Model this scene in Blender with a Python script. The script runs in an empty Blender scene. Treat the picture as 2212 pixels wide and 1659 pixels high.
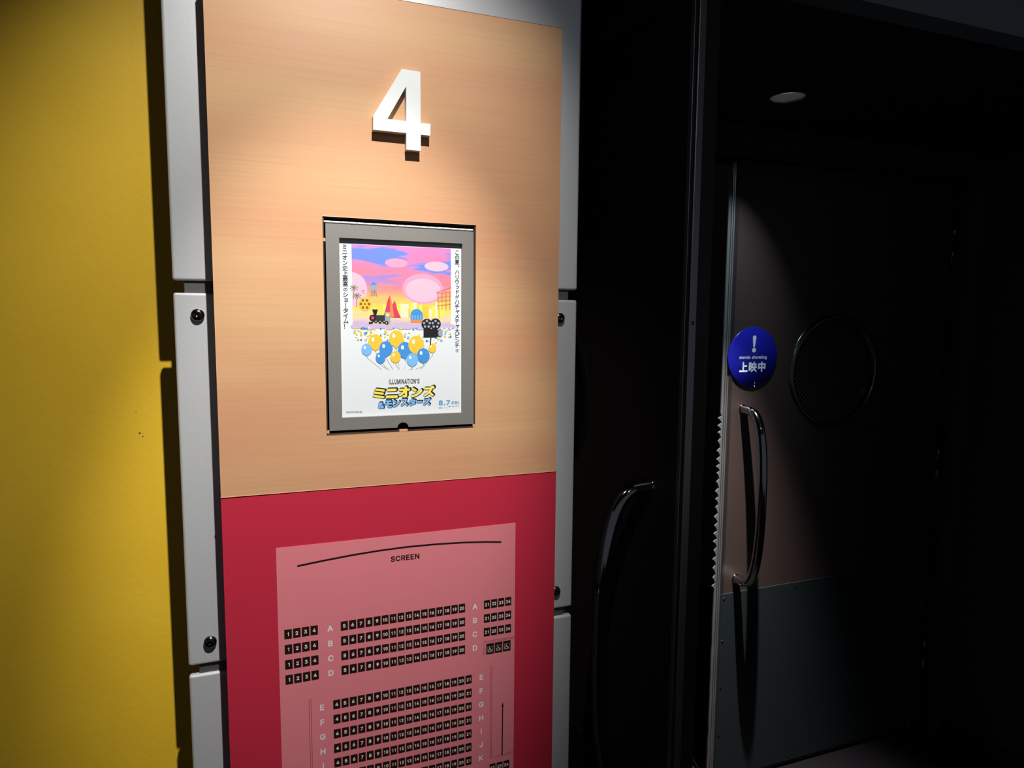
import bpy, bmesh, math, random
from mathutils import Vector, Matrix
from mathutils.geometry import tessellate_polygon

# ------------------------------------------------------------------ camera, world, lights, exposure
scene = bpy.context.scene
COL = scene.collection
PI = math.pi
Z0 = 1.459                      # height of the poster's lower edge above the floor

YAW, PITCH, ROLL = 0.355457564, -0.0985390177, 0.00807538991
CAM = Vector((-0.0974189, -0.947838, 0.141168 + Z0))
F_PX = 1429.98
cam_data = bpy.data.cameras.new('camera')
cam_data.sensor_width = 36.0
cam_data.lens = F_PX / 2212 * 36.0
cam_data.clip_start = 0.01
cam = bpy.data.objects.new('camera', cam_data)
COL.objects.link(cam)
fwd = Vector((math.sin(YAW) * math.cos(PITCH), math.cos(YAW) * math.cos(PITCH), math.sin(PITCH)))
r0 = Vector((math.cos(YAW), -math.sin(YAW), 0.0))
u0 = r0.cross(fwd)
right = r0 * math.cos(ROLL) + u0 * math.sin(ROLL)
up = -r0 * math.sin(ROLL) + u0 * math.cos(ROLL)
rot = Matrix((right, up, -fwd)).transposed().to_4x4()
cam.matrix_world = Matrix.Translation(CAM) @ rot
scene.camera = cam

scene.view_settings.view_transform = 'Standard'
scene.view_settings.look = 'None'
scene.view_settings.exposure = 0.0
scene.view_settings.gamma = 1.0
scene.view_settings.use_curve_mapping = False

world = bpy.data.worlds.new('dim foyer')
scene.world = world
world.use_nodes = True
world.node_tree.nodes['Background'].inputs[0].default_value = (0.75, 0.85, 1.0, 1)
world.node_tree.nodes['Background'].inputs[1].default_value = 0.055


def spot(name, loc, target, watts, cone, blend, radius, color):
    d = bpy.data.lights.new(name, 'SPOT')
    d.energy = watts
    d.spot_size = math.radians(cone)
    d.spot_blend = blend
    d.shadow_soft_size = radius
    d.color = color
    o = bpy.data.objects.new(name, d)
    COL.objects.link(o)
    o.location = loc
    o.rotation_euler = (Vector(target) - Vector(loc)).to_track_quat('-Z', 'Y').to_euler()
    return o


# the ceiling spotlight that washes the sign panel, and the small downlight in the door alcove
LAMP = (0.0665, -0.755, Z0 + 1.143)
spot('panel_spotlight', LAMP, (0.015, 0.0, Z0 - 0.02), 78, 30, 0.75, 0.012, (1.0, 0.975, 0.94))
spot('panel_spotlight_spill', LAMP, (-0.025, 0.0, Z0 + 0.26), 57, 53, 0.95, 0.012, (1.0, 0.975, 0.94))
DLAMP = (1.222, 0.515, 2.211)
YD_ = 0.812
spot('alcove_downlight_lamp', DLAMP, (1.14, 0.545, 0.0), 560, 51, 1.0, 0.010, (1.0, 0.94, 0.89))
spot('alcove_downlight_spill', DLAMP, (1.27, YD_, Z0 + 0.20), 30, 56, 1.0, 0.010, (0.72, 0.88, 1.0))
foyer = bpy.data.lights.new('foyer_lamp', 'POINT')
foyer.energy = 3.5
foyer.shadow_soft_size = 0.05
foyer.color = (0.82, 0.90, 1.0)
foyer_o = bpy.data.objects.new('foyer_lamp', foyer)
COL.objects.link(foyer_o)
foyer_o.location = (0.8, -1.8, 2.5)

# ------------------------------------------------------------------ materials


def mat(name, color, rough=0.5, metal=0.0, spec=0.5, coat=0.0):
    m = bpy.data.materials.new(name)
    m.use_nodes = True
    b = m.node_tree.nodes['Principled BSDF']
    b.inputs['Base Color'].default_value = (*color, 1)
    b.inputs['Roughness'].default_value = rough
    b.inputs['Metallic'].default_value = metal
    b.inputs['Specular IOR Level'].default_value = spec
    b.inputs['Coat Weight'].default_value = coat
    return m


def nodes_of(m):
    return m.node_tree.nodes, m.node_tree.links, m.node_tree.nodes['Principled BSDF']


def noise(m, scale, detail=2.0, stretch=(1, 1, 1), rough=0.5, rotation=(0, 0, 0)):
    n, l, b = nodes_of(m)
    tc = n.new('ShaderNodeTexCoord')
    mp = n.new('ShaderNodeMapping')
    mp.inputs['Scale'].default_value = stretch
    mp.inputs['Rotation'].default_value = rotation
    t = n.new('ShaderNodeTexNoise')
    t.inputs['Scale'].default_value = scale
    t.inputs['Detail'].default_value = detail
    t.inputs['Roughness'].default_value = rough
    l.new(tc.outputs['Object'], mp.inputs['Vector'])
    l.new(mp.outputs['Vector'], t.inputs['Vector'])
    return t


def ramp(m, fac, stops):
    n, l, b = nodes_of(m)
    r = n.new('ShaderNodeValToRGB')
    e = r.color_ramp.elements
    while len(e) < len(stops):
        e.new(0.5)
    for el, (p, c) in zip(e, stops):
        el.position = p
        el.color = (*c, 1)
    l.new(fac, r.inputs['Fac'])
    return r


def bump(m, height, strength, distance=0.001):
    n, l, b = nodes_of(m)
    bn = n.new('ShaderNodeBump')
    bn.inputs['Strength'].default_value = strength
    bn.inputs['Distance'].default_value = distance
    l.new(height, bn.inputs['Height'])
    l.new(bn.outputs['Normal'], b.inputs['Normal'])


def mix_color(m, fac, a, b_, mode='MIX'):
    n, l, b = nodes_of(m)
    x = n.new('ShaderNodeMix')
    x.data_type = 'RGBA'
    x.blend_type = mode
    if isinstance(fac, float):
        x.inputs[0].default_value = fac
    else:
        l.new(fac, x.inputs[0])
    for sock, v in ((x.inputs[6], a), (x.inputs[7], b_)):
        if isinstance(v, tuple):
            sock.default_value = (*v, 1)
        else:
            l.new(v, sock)
    return x.outputs[2]


# copper coloured panel with fine horizontal brushing and broad bands
M_COPPER = mat('brushed copper laminate', (0.68, 0.43, 0.24), 0.42, 0.0, 0.35)
_n, _l, _b = nodes_of(M_COPPER)
_broad = noise(M_COPPER, 3.2, 1.5, (0.35, 1, 2.6))
_fine = noise(M_COPPER, 60, 5.0, (0.06, 1, 5.5), 0.65)
_c1 = ramp(M_COPPER, _broad.outputs['Fac'], [(0.3, (0.63, 0.31, 0.17)), (0.5, (0.64, 0.35, 0.185)), (0.68, (0.68, 0.42, 0.21))])
_c2 = ramp(M_COPPER, _fine.outputs['Fac'], [(0.25, (0.91, 0.90, 0.89)), (0.5, (0.98, 0.98, 0.98)), (0.75, (1.03, 1.025, 1.02))])
_l.new(mix_color(M_COPPER, 1.0, _c1.outputs['Color'], _c2.outputs['Color'], 'MULTIPLY'), _b.inputs['Base Color'])
bump(M_COPPER, _fine.outputs['Fac'], 0.05, 0.0005)

M_RED = mat('crimson laminate', (0.56, 0.027, 0.058), 0.42, 0.0, 0.35)
bump(M_RED, noise(M_RED, 900, 2).outputs['Fac'], 0.04, 0.0003)
M_PINK = mat('pink print', (0.78, 0.225, 0.26), 0.45, 0.0, 0.35)
M_SEAT = mat('dark maroon print', (0.016, 0.006, 0.005), 0.45)
M_LINE = mat('maroon line print', (0.16, 0.012, 0.016), 0.45)
M_NUM = mat('cream number print', (0.88, 0.80, 0.66), 0.5)
M_LETTER = mat('pale row letter print', (0.86, 0.78, 0.80), 0.5)

M_SILVER = mat('silver metallic paint', (0.50, 0.515, 0.53), 0.33, 0.34, 0.5)
_s = noise(M_SILVER, 420, 3)
_l = M_SILVER.node_tree.links
_r = ramp(M_SILVER, _s.outputs['Fac'], [(0.3, (0.65, 0.66, 0.672)), (0.7, (0.70, 0.714, 0.73))])
_l.new(_r.outputs['Color'], nodes_of(M_SILVER)[2].inputs['Base Color'])
bump(M_SILVER, _s.outputs['Fac'], 0.10, 0.0004)
M_PLATE = mat('dull galvanised steel', (0.13, 0.122, 0.118), 0.5, 0.5)
M_CHROME = mat('smoked chrome', (0.50, 0.50, 0.51), 0.08, 1.0)
M_BOLT = mat('blackened chrome', (0.16, 0.15, 0.15), 0.16, 1.0)
M_WHITE = mat('white painted metal', (0.80, 0.82, 0.81), 0.5, 0.0, 0.3)

M_YELLOW = mat('mustard yellow paint', (0.60, 0.375, 0.022), 0.48, 0.0, 0.4)
_o = noise(M_YELLOW, 95, 4, rough=0.6)
_o2 = noise(M_YELLOW, 5, 3)
_c = ramp(M_YELLOW, _o2.outputs['Fac'], [(0.3, (0.80, 0.50, 0.026)), (0.7, (0.87, 0.555, 0.036))])
M_YELLOW.node_tree.links.new(_c.outputs['Color'], nodes_of(M_YELLOW)[2].inputs['Base Color'])
bump(M_YELLOW, _o.outputs['Fac'], 0.20, 0.0015)

M_CORE = mat('black pillar board', (0.012, 0.011, 0.010), 0.7)
M_BLACK = mat('black wall paint', (0.010, 0.010, 0.012), 0.6, 0.0, 0.3)
bump(M_BLACK, noise(M_BLACK, 150, 3).outputs['Fac'], 0.1, 0.001)
M_WARMBLACK = mat('warm black wall covering', (0.045, 0.040, 0.034), 0.75, 0.0, 0.3)
bump(M_WARMBLACK, noise(M_WARMBLACK, 300, 4).outputs['Fac'], 0.25, 0.001)
M_FASCIA = mat('charcoal bulkhead paint', (0.19, 0.215, 0.235), 0.7)
bump(M_FASCIA, noise(M_FASCIA, 180, 3).outputs['Fac'], 0.15, 0.001)
M_CARPET = mat('dark carpet', (0.008, 0.007, 0.009), 0.95, 0.0, 0.1)
bump(M_CARPET, noise(M_CARPET, 700, 3).outputs['Fac'], 0.6, 0.003)
M_DOOR = mat('dark brown door paint', (0.040, 0.027, 0.0245), 0.36, 0.0, 0.45)
bump(M_DOOR, noise(M_DOOR, 260, 3).outputs['Fac'], 0.07, 0.0006)
M_FRAMEBLACK = mat('black door frame paint', (0.010, 0.010, 0.011), 0.5)
M_ALU = mat('grey aluminium strip', (0.45, 0.45, 0.46), 0.32, 0.85)
M_SEAL = mat('grey rubber seal', (0.07, 0.072, 0.07), 0.7)
M_KICK = mat('brushed dark steel', (0.021, 0.029, 0.033), 0.38, 0.35)
_k = noise(M_KICK, 30, 3, (18, 1, 0.15))
bump(M_KICK, _k.outputs['Fac'], 0.08, 0.0005)
M_GLASS = mat('dark ribbed glass', (0.006, 0.006, 0.007), 0.12, 0.0, 0.6)
_n, _l, _b = nodes_of(M_GLASS)
_tc = _n.new('ShaderNodeTexCoord')
_mp = _n.new('ShaderNodeMapping')
_mp.inputs['Rotation'].default_value = (0, math.radians(48), 0)
_w = _n.new('ShaderNodeTexWave')
_w.bands_direction = 'Z'
_w.inputs['Scale'].default_value = 26
_l.new(_tc.outputs['Object'], _mp.inputs['Vector'])
_l.new(_mp.outputs['Vector'], _w.inputs['Vector'])
bump(M_GLASS, _w.outputs['Fac'], 0.5, 0.002)
M_RIM = mat('black metal rim', (0.15, 0.147, 0.144), 0.2, 0.95)
M_REFLECTOR = mat('matt silver reflector', (0.55, 0.57, 0.58), 0.5, 0.3)
M_GLOWDISC = mat('faint grey glow', (0.10, 0.10, 0.11), 0.4)  # faint emission stands in for light on the downlight's grey reflector
M_GLOWDISC.node_tree.nodes['Principled BSDF'].inputs['Emission Color'].default_value = (0.92, 0.96, 1.0, 1)
M_GLOWDISC.node_tree.nodes['Principled BSDF'].inputs['Emission Strength'].default_value = 0.13
M_FRAME = mat('grey sparkle powder coat', (0.23, 0.22, 0.20), 0.5, 0.25)
_g = noise(M_FRAME, 1100, 2, rough=0.6)
_r = ramp(M_FRAME, _g.outputs['Fac'], [(0.35, (0.20, 0.19, 0.172)), (0.62, (0.255, 0.245, 0.225)), (0.74, (0.50, 0.49, 0.46))])
M_FRAME.node_tree.links.new(_r.outputs['Color'], nodes_of(M_FRAME)[2].inputs['Base Color'])
M_RECESS = mat('dark brown box lining', (0.045, 0.024, 0.019), 0.6)
M_HINGE = mat('bright steel hinge', (0.88, 0.87, 0.84), 0.5, 0.1)
M_BLUE = mat('royal blue acrylic', (0.010, 0.013, 0.30), 0.22, 0.0, 0.5)
M_SIGNWHITE = mat('white sign print', (0.80, 0.82, 0.86), 0.5)
M_PAPER = mat('white poster paper', (0.74, 0.78, 0.80), 0.5, 0.0, 0.3)
M_INK = mat('dark grey ink', (0.035, 0.037, 0.045), 0.5)
M_GREYINK = mat('mid grey ink', (0.22, 0.23, 0.25), 0.5)

# ------------------------------------------------------------------ mesh building helpers


class MB:
    """collects polygons (with a material each) and links them as one mesh object"""

    def __init__(self):
        self.v, self.f, self.m, self.mats, self.smooth = [], [], [], [], []

    def mi(self, material):
        if material not in self.mats:
            self.mats.append(material)
        return self.mats.index(material)

    def add(self, verts, faces, material, smooth=False):
        o = len(self.v)
        k = self.mi(material)
        self.v += [tuple(p) for p in verts]
        for f in faces:
            self.f.append([i + o for i in f])
            self.m.append(k)
            self.smooth.append(smooth)
        return self

    def box(self, x0, x1, y0, y1, z0, z1, material):
        v = [(x, y, z) for x in (x0, x1) for y in (y0, y1) for z in (z0, z1)]
        f = [(0, 1, 3, 2), (4, 6, 7, 5), (0, 4, 5, 1), (2, 3, 7, 6), (0, 2, 6, 4), (1, 5, 7, 3)]
        return self.add(v, f, material)

    def flat(self, pts, y, material):
        """a filled outline in the upright x-z plane facing -y"""
        return self.add([(p[0], y, p[1]) for p in pts], [list(range(len(pts)))], material)

    def rect(self, x0, x1, z0, z1, y, material):
        return self.flat([(x0, z0), (x1, z0), (x1, z1), (x0, z1)], y, material)

    def prism(self, loops, y0, y1, material, side=None):
        """outline (first loop) with holes (other loops) in x-z, thickened from y0 (front) to y1 (back)"""
        side = side or material
        tri = tessellate_polygon([[Vector((p[0], p[1], 0)) for p in lp] for lp in loops])
        flatp = [p for lp in loops for p in lp]
        n = len(flatp)
        fr = [(p[0], y0, p[1]) for p in flatp]
        bk = [(p[0], y1, p[1]) for p in flatp]

        def area(t):
            a, b, c = (flatp[i] for i in t)
            return (b[0] - a[0]) * (c[1] - a[1]) - (c[0] - a[0]) * (b[1] - a[1])
        front = [tuple(t) if area(t) > 0 else tuple(reversed(t)) for t in tri]
        self.add(fr + bk, front + [tuple(i + n for i in reversed(t)) for t in front], material)
        o = 0
        sides = []
        for li, lp in enumerate(loops):
            k = len(lp)
            s = sum(lp[i][0] * lp[(i + 1) % k][1] - lp[(i + 1) % k][0] * lp[i][1] for i in range(k))
            for i in range(k):
                a, b = o + i, o + (i + 1) % k
                q = (a, a + n, b + n, b)
                flip = (s > 0) != (li > 0)
                sides.append(q if not flip else tuple(reversed(q)))
            o += k
        self.add(fr + bk, sides, side)
        return self

    def stroke(self, pts, w, y, material, closed=False):
        """a ribbon of width w along a path in the x-z plane"""
        P = [Vector(p) for p in pts]
        n = len(P)
        L, R = [], []
        for i in range(n):
            a = P[i - 1] if (i > 0 or closed) else P[i]
            b = P[(i + 1) % n] if (i < n - 1 or closed) else P[i]
            d = (b - a)
            if d.length < 1e-9:
                d = Vector((1, 0))
            d.normalize()
            nrm = Vector((-d.y, d.x)) * (w / 2)
            L.append(P[i] + nrm)
            R.append(P[i] - nrm)
        v = [(p.x, y, p.y) for p in L] + [(p.x, y, p.y) for p in R]
        f = [(i + n, (i + 1) % n + n, (i + 1) % n, i) for i in range(n if closed else n - 1)]
        return self.add(v, f, material)

    def tube(self, pts, r, material, n=16, caps=True):
        P = [Vector(p) for p in pts]
        rs = r if isinstance(r, (list, tuple)) else [r] * len(P)
        v, f = [], []
        ref = None
        for i, p in enumerate(P):
            d = (P[min(i + 1, len(P) - 1)] - P[max(i - 1, 0)]).normalized()
            if ref is None:
                ref = d.orthogonal().normalized()
            ref = (ref - d * ref.dot(d)).normalized()
            b = d.cross(ref)
            for k in range(n):
                a = 2 * PI * k / n
                v.append(p + (ref * math.cos(a) + b * math.sin(a)) * rs[i])
        for i in range(len(P) - 1):
            for k in range(n):
                f.append((i * n + k, i * n + (k + 1) % n, (i + 1) * n + (k + 1) % n, (i + 1) * n + k))
        self.add(v, f, material, True)
        if caps:
            e = (len(P) - 1) * n
            self.add(v[:n], [tuple(reversed(range(n)))], material)
            self.add(v[e:], [tuple(range(n))], material)
        return self

    def lathe(self, center, axis, profile, material, n=32):
        """profile: (radius, distance along axis) pairs"""
        axis = Vector(axis).normalized()
        a0 = axis.orthogonal().normalized()
        b0 = axis.cross(a0)
        c = Vector(center)
        v, f = [], []
        for r, h in profile:
            for k in range(n):
                a = 2 * PI * k / n
                v.append(c + axis * h + (a0 * math.cos(a) + b0 * math.sin(a)) * max(r, 1e-5))
        for i in range(len(profile) - 1):
            for k in range(n):
                f.append((i * n + k, i * n + (k + 1) % n, (i + 1) * n + (k + 1) % n, (i + 1) * n + k))
        return self.add(v, f, material, True)

    def build(self, name, parent=None, bevel=0.0, segments=2, origin=None):
        me = bpy.data.meshes.new(name)
        off = Vector(origin) if origin else Vector((0, 0, 0))
        me.from_pydata([tuple(Vector(p) - off) for p in self.v], [], self.f)
        for m_ in self.mats:
            me.materials.append(m_)
        for p, k, s in zip(me.polygons, self.m, self.smooth):
            p.material_index = k
            p.use_smooth = s
        bm = bmesh.new()
        bm.from_mesh(me)
        bmesh.ops.remove_doubles(bm, verts=bm.verts, dist=2e-6)
        bm.to_mesh(me)
        bm.free()
        me.update()
        o = bpy.data.objects.new(name, me)
        COL.objects.link(o)
        o.location = off
        if parent is not None:
            o.parent = parent
        if bevel:
            md = o.modifiers.new('bevel', 'BEVEL')
            md.width = bevel
            md.segments = segments
            md.limit_method = 'ANGLE'
            md.angle_limit = math.radians(40)
            md.harden_normals = False
        return o


def tag(o, label=None, category=None, group=None, kind=None):
    if label:
        o['label'] = label
    if category:
        o['category'] = category
    if group:
        o['group'] = group
    if kind:
        o['kind'] = kind
    return o


def thing(name, loc, label, category, group=None, kind=None, rz=0.0):
    o = bpy.data.objects.new(name, None)
    o.empty_display_size = 0.05
    COL.objects.link(o)
    o.location = loc
    o.rotation_euler = (0, 0, rz)
    return tag(o, label, category, group, kind)


def structure(name, mb, label, category, **kw):
    return tag(mb.build(name, **kw), label, category, None, 'structure')


def circle(cx, cz, r, n=32, rz=None, a0=0.0, a1=2 * PI):
    full = abs(a1 - a0 - 2 * PI) < 1e-6
    m = n if full else n + 1
    return [(cx + r * math.cos(a0 + (a1 - a0) * i / n), cz + (rz or r) * math.sin(a0 + (a1 - a0) * i / n)) for i in range(m)]


# ------------------------------------------------------------------ lettering helpers
# outlines of the letters and figures, in 1/500 em: (advance, contours)
OUTLINES = {
    '!': (98, '36,-13 51,-15 66,-11 76,-3 83,10 84,25 81,37 71,49 61,54 48,56 33,53 23,45 15,32 13,20 17,5 24,-5|33,67 66,67 73,71 77,77 79,255 76,263 68,267 28,267 23,264 19,257 21,80 23,72 28,68'),
    '&': (224, '73,-14 99,-16 122,-14 142,-8 162,2 174,-10 179,-13 219,-13 228,-9 232,-1 229,8 200,44 210,66 215,84 217,111 214,120 209,124 204,125 169,124 162,116 159,93 130,129 129,131 152,150 166,169 173,186 175,209 169,229 157,248 139,261 117,268 92,269 69,264 49,253 34,236 26,214 25,199 26,186 32,166 48,141 48,139 29,123 17,109 10,96 5,81 4,66 6,49 12,32 20,19 29,9 42,-1 57,-9|84,38 74,42 67,49 63,56 62,66 63,74 67,81 84,97 127,46 119,41 107,37 97,36|94,173 88,181 83,191 82,199 82,206 87,212 92,216 99,217 109,216 117,209 117,196 110,186'),
    "'": (103, '31,148 37,146 67,146 74,151 77,156 81,256 77,263 72,267 32,267 26,263 23,258 26,158 27,153'),
    '.': (94, '34,-13 49,-15 64,-11 75,-3 82,9 83,25 79,37 71,47 59,55 47,56 32,53 21,45 14,32 12,20 15,5 23,-5'),
    '0': (227, '91,-14 113,-16 136,-14 151,-9 171,3 186,19 200,41 209,66 214,94 216,126 214,159 208,189 199,214 186,236 168,253 148,264 126,270 101,270 78,265 66,258 48,245 34,226 26,211 18,189 13,159 11,126 13,94 18,66 27,41 40,19 56,3 76,-9|106,39 98,41 88,49 83,56 76,69 72,84 69,104 68,139 72,171 77,186 83,199 96,212 103,215 113,217 123,215 133,210 141,203 148,191 153,179 157,161 159,116 155,84 150,69 143,55 136,46 128,41 118,38'),
    '1': (227, '108,-13 160,-13 160,267 116,267 112,250 98,232 72,224 50,222 50,184 108,184'),
    '2': (227, '24,-11 31,-13 194,-13 201,-11 206,-6 208,29 206,34 201,39 194,41 106,42 151,90 179,122 194,147 201,167 203,194 201,207 196,222 181,243 174,250 159,260 141,267 124,270 101,270 84,267 66,260 50,249 36,235 28,219 22,202 20,179 23,172 29,169 64,168 70,169 76,177 78,194 83,204 92,212 104,216 121,216 136,209 144,199 147,184 144,169 131,149 21,31 19,24 19,-1 20,-6'),
    '3': (227, '84,-14 99,-16 121,-16 141,-12 159,-6 176,5 186,14 196,26 205,44 209,61 209,81 205,101 198,116 191,126 176,140 159,150 140,156 140,159 199,226 199,256 196,262 191,266 34,267 26,264 23,259 22,224 24,219 29,214 34,213 111,213 115,211 67,156 65,151 66,121 69,115 76,111 114,110 131,105 144,96 151,81 151,64 144,51 131,42 114,38 94,40 79,46 71,56 65,74 59,78 21,79 16,78 11,74 9,66 12,46 19,30 26,19 36,8 51,-2 69,-10'),
    '4': (227, '133,-11 139,-13 172,-13 179,-10 183,-6 184,-1 185,39 212,41 217,45 220,52 220,82 217,89 209,94 185,94 184,159 181,167 174,171 139,172 134,169 129,165 128,159 127,94 76,94 167,249 168,254 167,260 162,266 157,267 122,267 113,262 9,87 7,79 7,49 10,44 17,40 127,39 128,-1 129,-6'),
    '5': (227, '87,-14 102,-16 122,-16 142,-12 159,-4 172,4 185,16 196,31 203,49 207,61 208,81 206,106 197,131 182,152 171,161 159,169 137,177 114,180 97,178 84,175 83,176 87,211 89,213 184,213 192,216 196,224 196,256 192,264 187,267 47,267 39,264 36,259 21,129 23,119 32,113 64,110 69,111 79,118 92,123 104,125 119,124 129,121 139,113 146,104 150,91 150,71 144,56 134,45 119,39 102,39 87,45 77,56 72,72 64,78 27,78 22,75 18,71 17,64 20,46 26,31 36,16 57,-2 72,-9'),
    '6': (227, '90,-14 104,-16 124,-16 144,-12 161,-4 176,7 189,20 196,31 203,49 207,69 206,99 200,119 192,134 179,148 164,159 146,166 119,171 173,249 174,256 172,261 164,267 124,267 116,263 43,154 29,126 22,106 19,89 19,69 23,49 31,31 41,16 56,2 74,-9|104,38 91,44 81,56 76,71 76,89 82,104 92,114 104,119 121,119 136,112 145,101 150,86 150,69 144,54 134,43 121,38'),
    '7': (227, '41,-11 48,-13 83,-13 90,-11 94,-6 207,219 208,257 206,262 201,266 31,267 26,266 21,262 18,254 18,224 21,218 26,214 31,213 141,212 36,4 36,-3'),
    '8': (227, '87,-14 113,-16 135,-15 155,-10 173,-1 188,10 200,24 208,39 213,56 213,76 207,99 195,119 180,134 195,154 202,171 204,191 200,216 190,234 174,251 153,263 133,269 113,271 93,269 75,264 59,256 45,245 34,231 26,216 23,201 23,181 27,164 35,147 46,134 29,116 18,96 13,74 15,48 25,25 40,9 63,-6|103,38 85,44 75,54 71,69 72,79 75,86 85,97 103,104 123,104 138,98 148,90 154,79 155,66 151,54 143,45 133,40 118,38|105,158 92,164 83,174 79,189 82,201 90,211 100,215 118,217 130,214 140,206 145,199 147,186 144,176 138,167 130,161 118,158'),
    '9': (227, '58,-11 64,-13 99,-13 109,-10 177,89 194,119 202,139 206,157 207,174 206,194 200,214 190,232 177,247 161,258 144,266 124,270 104,270 84,267 72,262 56,253 42,239 31,224 23,207 19,187 19,164 23,144 34,122 47,107 61,96 79,89 104,84 106,82 54,6 53,-3|101,136 88,144 79,157 76,172 77,189 83,202 94,212 109,217 124,216 136,209 146,197 151,179 149,162 141,147 131,139 116,135'),
    '?': (179, '69,-13 83,-15 98,-11 109,-3 116,10 117,25 113,37 103,49 93,54 78,56 66,52 56,45 48,32 46,20 50,5 57,-5|59,65 66,63 98,63 106,66 109,72 111,95 115,105 153,135 165,150 171,165 175,182 175,200 172,215 167,227 159,240 148,251 133,261 118,267 98,270 81,270 63,268 46,261 31,252 18,240 9,225 3,210 1,197 1,185 6,179 13,176 46,176 53,178 58,185 61,200 65,207 71,213 81,217 93,218 103,215 111,210 116,202 117,187 113,175 103,164 83,151 71,140 59,120 55,105 53,77 55,70'),
    'A': (240, '1,-11 8,-13 40,-13 50,-10 54,-6 78,58 163,58 186,-6 190,-11 198,-13 233,-13 239,-11 243,-6 244,4 150,259 145,265 138,267 100,267 93,265 89,259 -4,4 -4,-3|98,113 96,114 118,178 120,180 143,114 140,112'),
    'B': (228, '22,-11 30,-13 122,-13 157,-10 170,-6 187,2 200,12 211,27 218,42 221,57 222,69 220,87 215,102 208,114 200,124 189,134 202,149 209,164 212,187 210,204 206,219 197,234 185,247 172,256 152,264 122,267 30,267 22,265 18,259 17,-1 18,-6|77,42 75,44 76,102 125,102 137,101 152,94 162,82 164,72 164,62 160,53 152,47 132,42|77,156 75,159 75,209 77,213 120,213 135,211 145,207 151,199 155,189 154,177 150,169 142,162 125,156'),
    'C': (255, '108,-14 135,-16 160,-14 182,-7 202,4 220,19 235,38 243,54 249,79 247,88 240,93 200,92 193,86 186,69 174,54 157,44 135,39 117,41 100,49 85,62 74,79 68,96 65,116 65,139 68,159 74,176 82,189 92,200 105,208 120,213 135,215 150,213 162,209 172,203 181,194 187,184 192,169 200,162 237,161 244,164 248,169 249,176 242,201 235,217 222,234 210,245 195,255 175,264 157,269 132,271 105,268 80,259 59,246 38,226 24,204 17,188 10,159 7,126 10,94 17,66 29,41 47,19 67,2 90,-9'),
    'D': (251, '22,-11 30,-13 110,-13 127,-12 155,-7 172,-1 194,12 212,29 222,42 234,67 241,94 244,127 241,159 234,187 222,213 205,234 184,249 157,261 127,267 30,267 25,266 20,262 17,254 17,-1 18,-6|77,42 75,44 76,212 120,212 132,211 147,206 160,198 170,188 178,174 183,159 186,139 186,117 183,97 177,79 165,61 153,52 145,48 120,42'),
    'E': (209, '22,-11 30,-13 187,-13 195,-11 199,-6 201,29 197,37 192,41 77,42 75,44 75,99 77,101 180,102 187,105 191,114 191,144 187,152 182,155 76,157 76,212 187,213 192,214 198,219 199,227 199,257 197,262 192,266 185,267 30,267 25,266 20,262 17,254 17,-1 18,-6'),
    'F': (205, '22,-11 30,-13 65,-13 70,-11 74,-6 75,-1 76,97 175,98 180,99 185,104 186,109 186,139 185,145 180,150 172,152 77,152 75,154 75,209 77,213 190,214 195,218 197,224 197,257 192,265 185,267 30,267 25,266 20,262 17,254 17,-1 18,-6'),
    'G': (260, '108,-14 135,-16 160,-14 182,-8 204,4 222,19 235,36 243,51 250,74 252,99 252,129 249,136 245,140 240,141 142,141 137,140 131,136 128,129 128,99 132,90 140,87 193,86 189,74 182,61 172,51 160,44 147,41 135,39 111,44 100,49 88,59 74,79 68,96 65,116 65,139 68,159 74,176 82,190 92,200 105,209 117,213 132,215 147,214 162,209 172,201 180,194 186,184 192,169 200,162 240,162 245,164 249,169 250,176 243,201 235,216 222,234 210,245 192,256 175,264 157,269 132,271 105,268 80,259 58,246 45,234 29,214 17,189 10,161 7,126 10,94 17,66 29,41 46,19 67,2 92,-10'),
    'H': (258, '22,-11 30,-13 65,-13 70,-11 74,-6 75,-1 75,99 77,103 182,103 183,-1 184,-6 189,-11 195,-13 230,-13 239,-8 241,-1 241,254 240,259 236,264 230,267 195,267 188,264 185,260 183,254 183,159 180,157 77,157 75,159 74,259 70,265 62,267 30,267 25,266 20,262 17,254 17,-1 18,-6'),
    'I': (100, '20,-13 74,-13 74,267 20,267'),
    'J': (198, '70,-14 91,-16 106,-16 121,-13 134,-8 146,-1 164,15 172,29 177,41 180,56 181,74 181,254 179,261 174,266 134,267 127,264 124,259 123,71 120,56 114,46 104,40 94,38 81,40 73,44 67,51 64,59 61,91 54,98 14,99 8,96 4,91 5,56 12,31 19,19 29,7 39,-1 51,-8'),
    'K': (233, '22,-11 30,-13 62,-13 67,-12 73,-8 75,-1 75,77 97,101 178,-11 185,-13 225,-13 230,-12 235,-8 237,-1 235,7 139,142 139,144 235,247 237,252 237,257 232,265 225,267 182,267 175,265 77,160 75,164 74,259 70,265 62,267 30,267 25,266 20,262 17,254 17,-1 18,-6'),
    'L': (196, '22,-11 30,-13 182,-13 190,-9 193,-3 193,32 190,38 185,41 76,42 75,254 72,263 65,267 27,267 22,264 17,257 17,-1 18,-6'),
    'M': (314, '22,-11 30,-13 62,-13 69,-11 73,-6 74,-1 75,137 131,-6 135,-11 142,-13 172,-13 181,-8 237,133 239,127 239,-1 240,-6 245,-11 252,-13 285,-13 290,-12 294,-8 297,-1 297,254 296,259 292,264 285,267 237,267 232,266 228,262 157,80 86,262 82,266 77,267 30,267 22,264 18,259 17,254 17,2 18,-6'),
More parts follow.
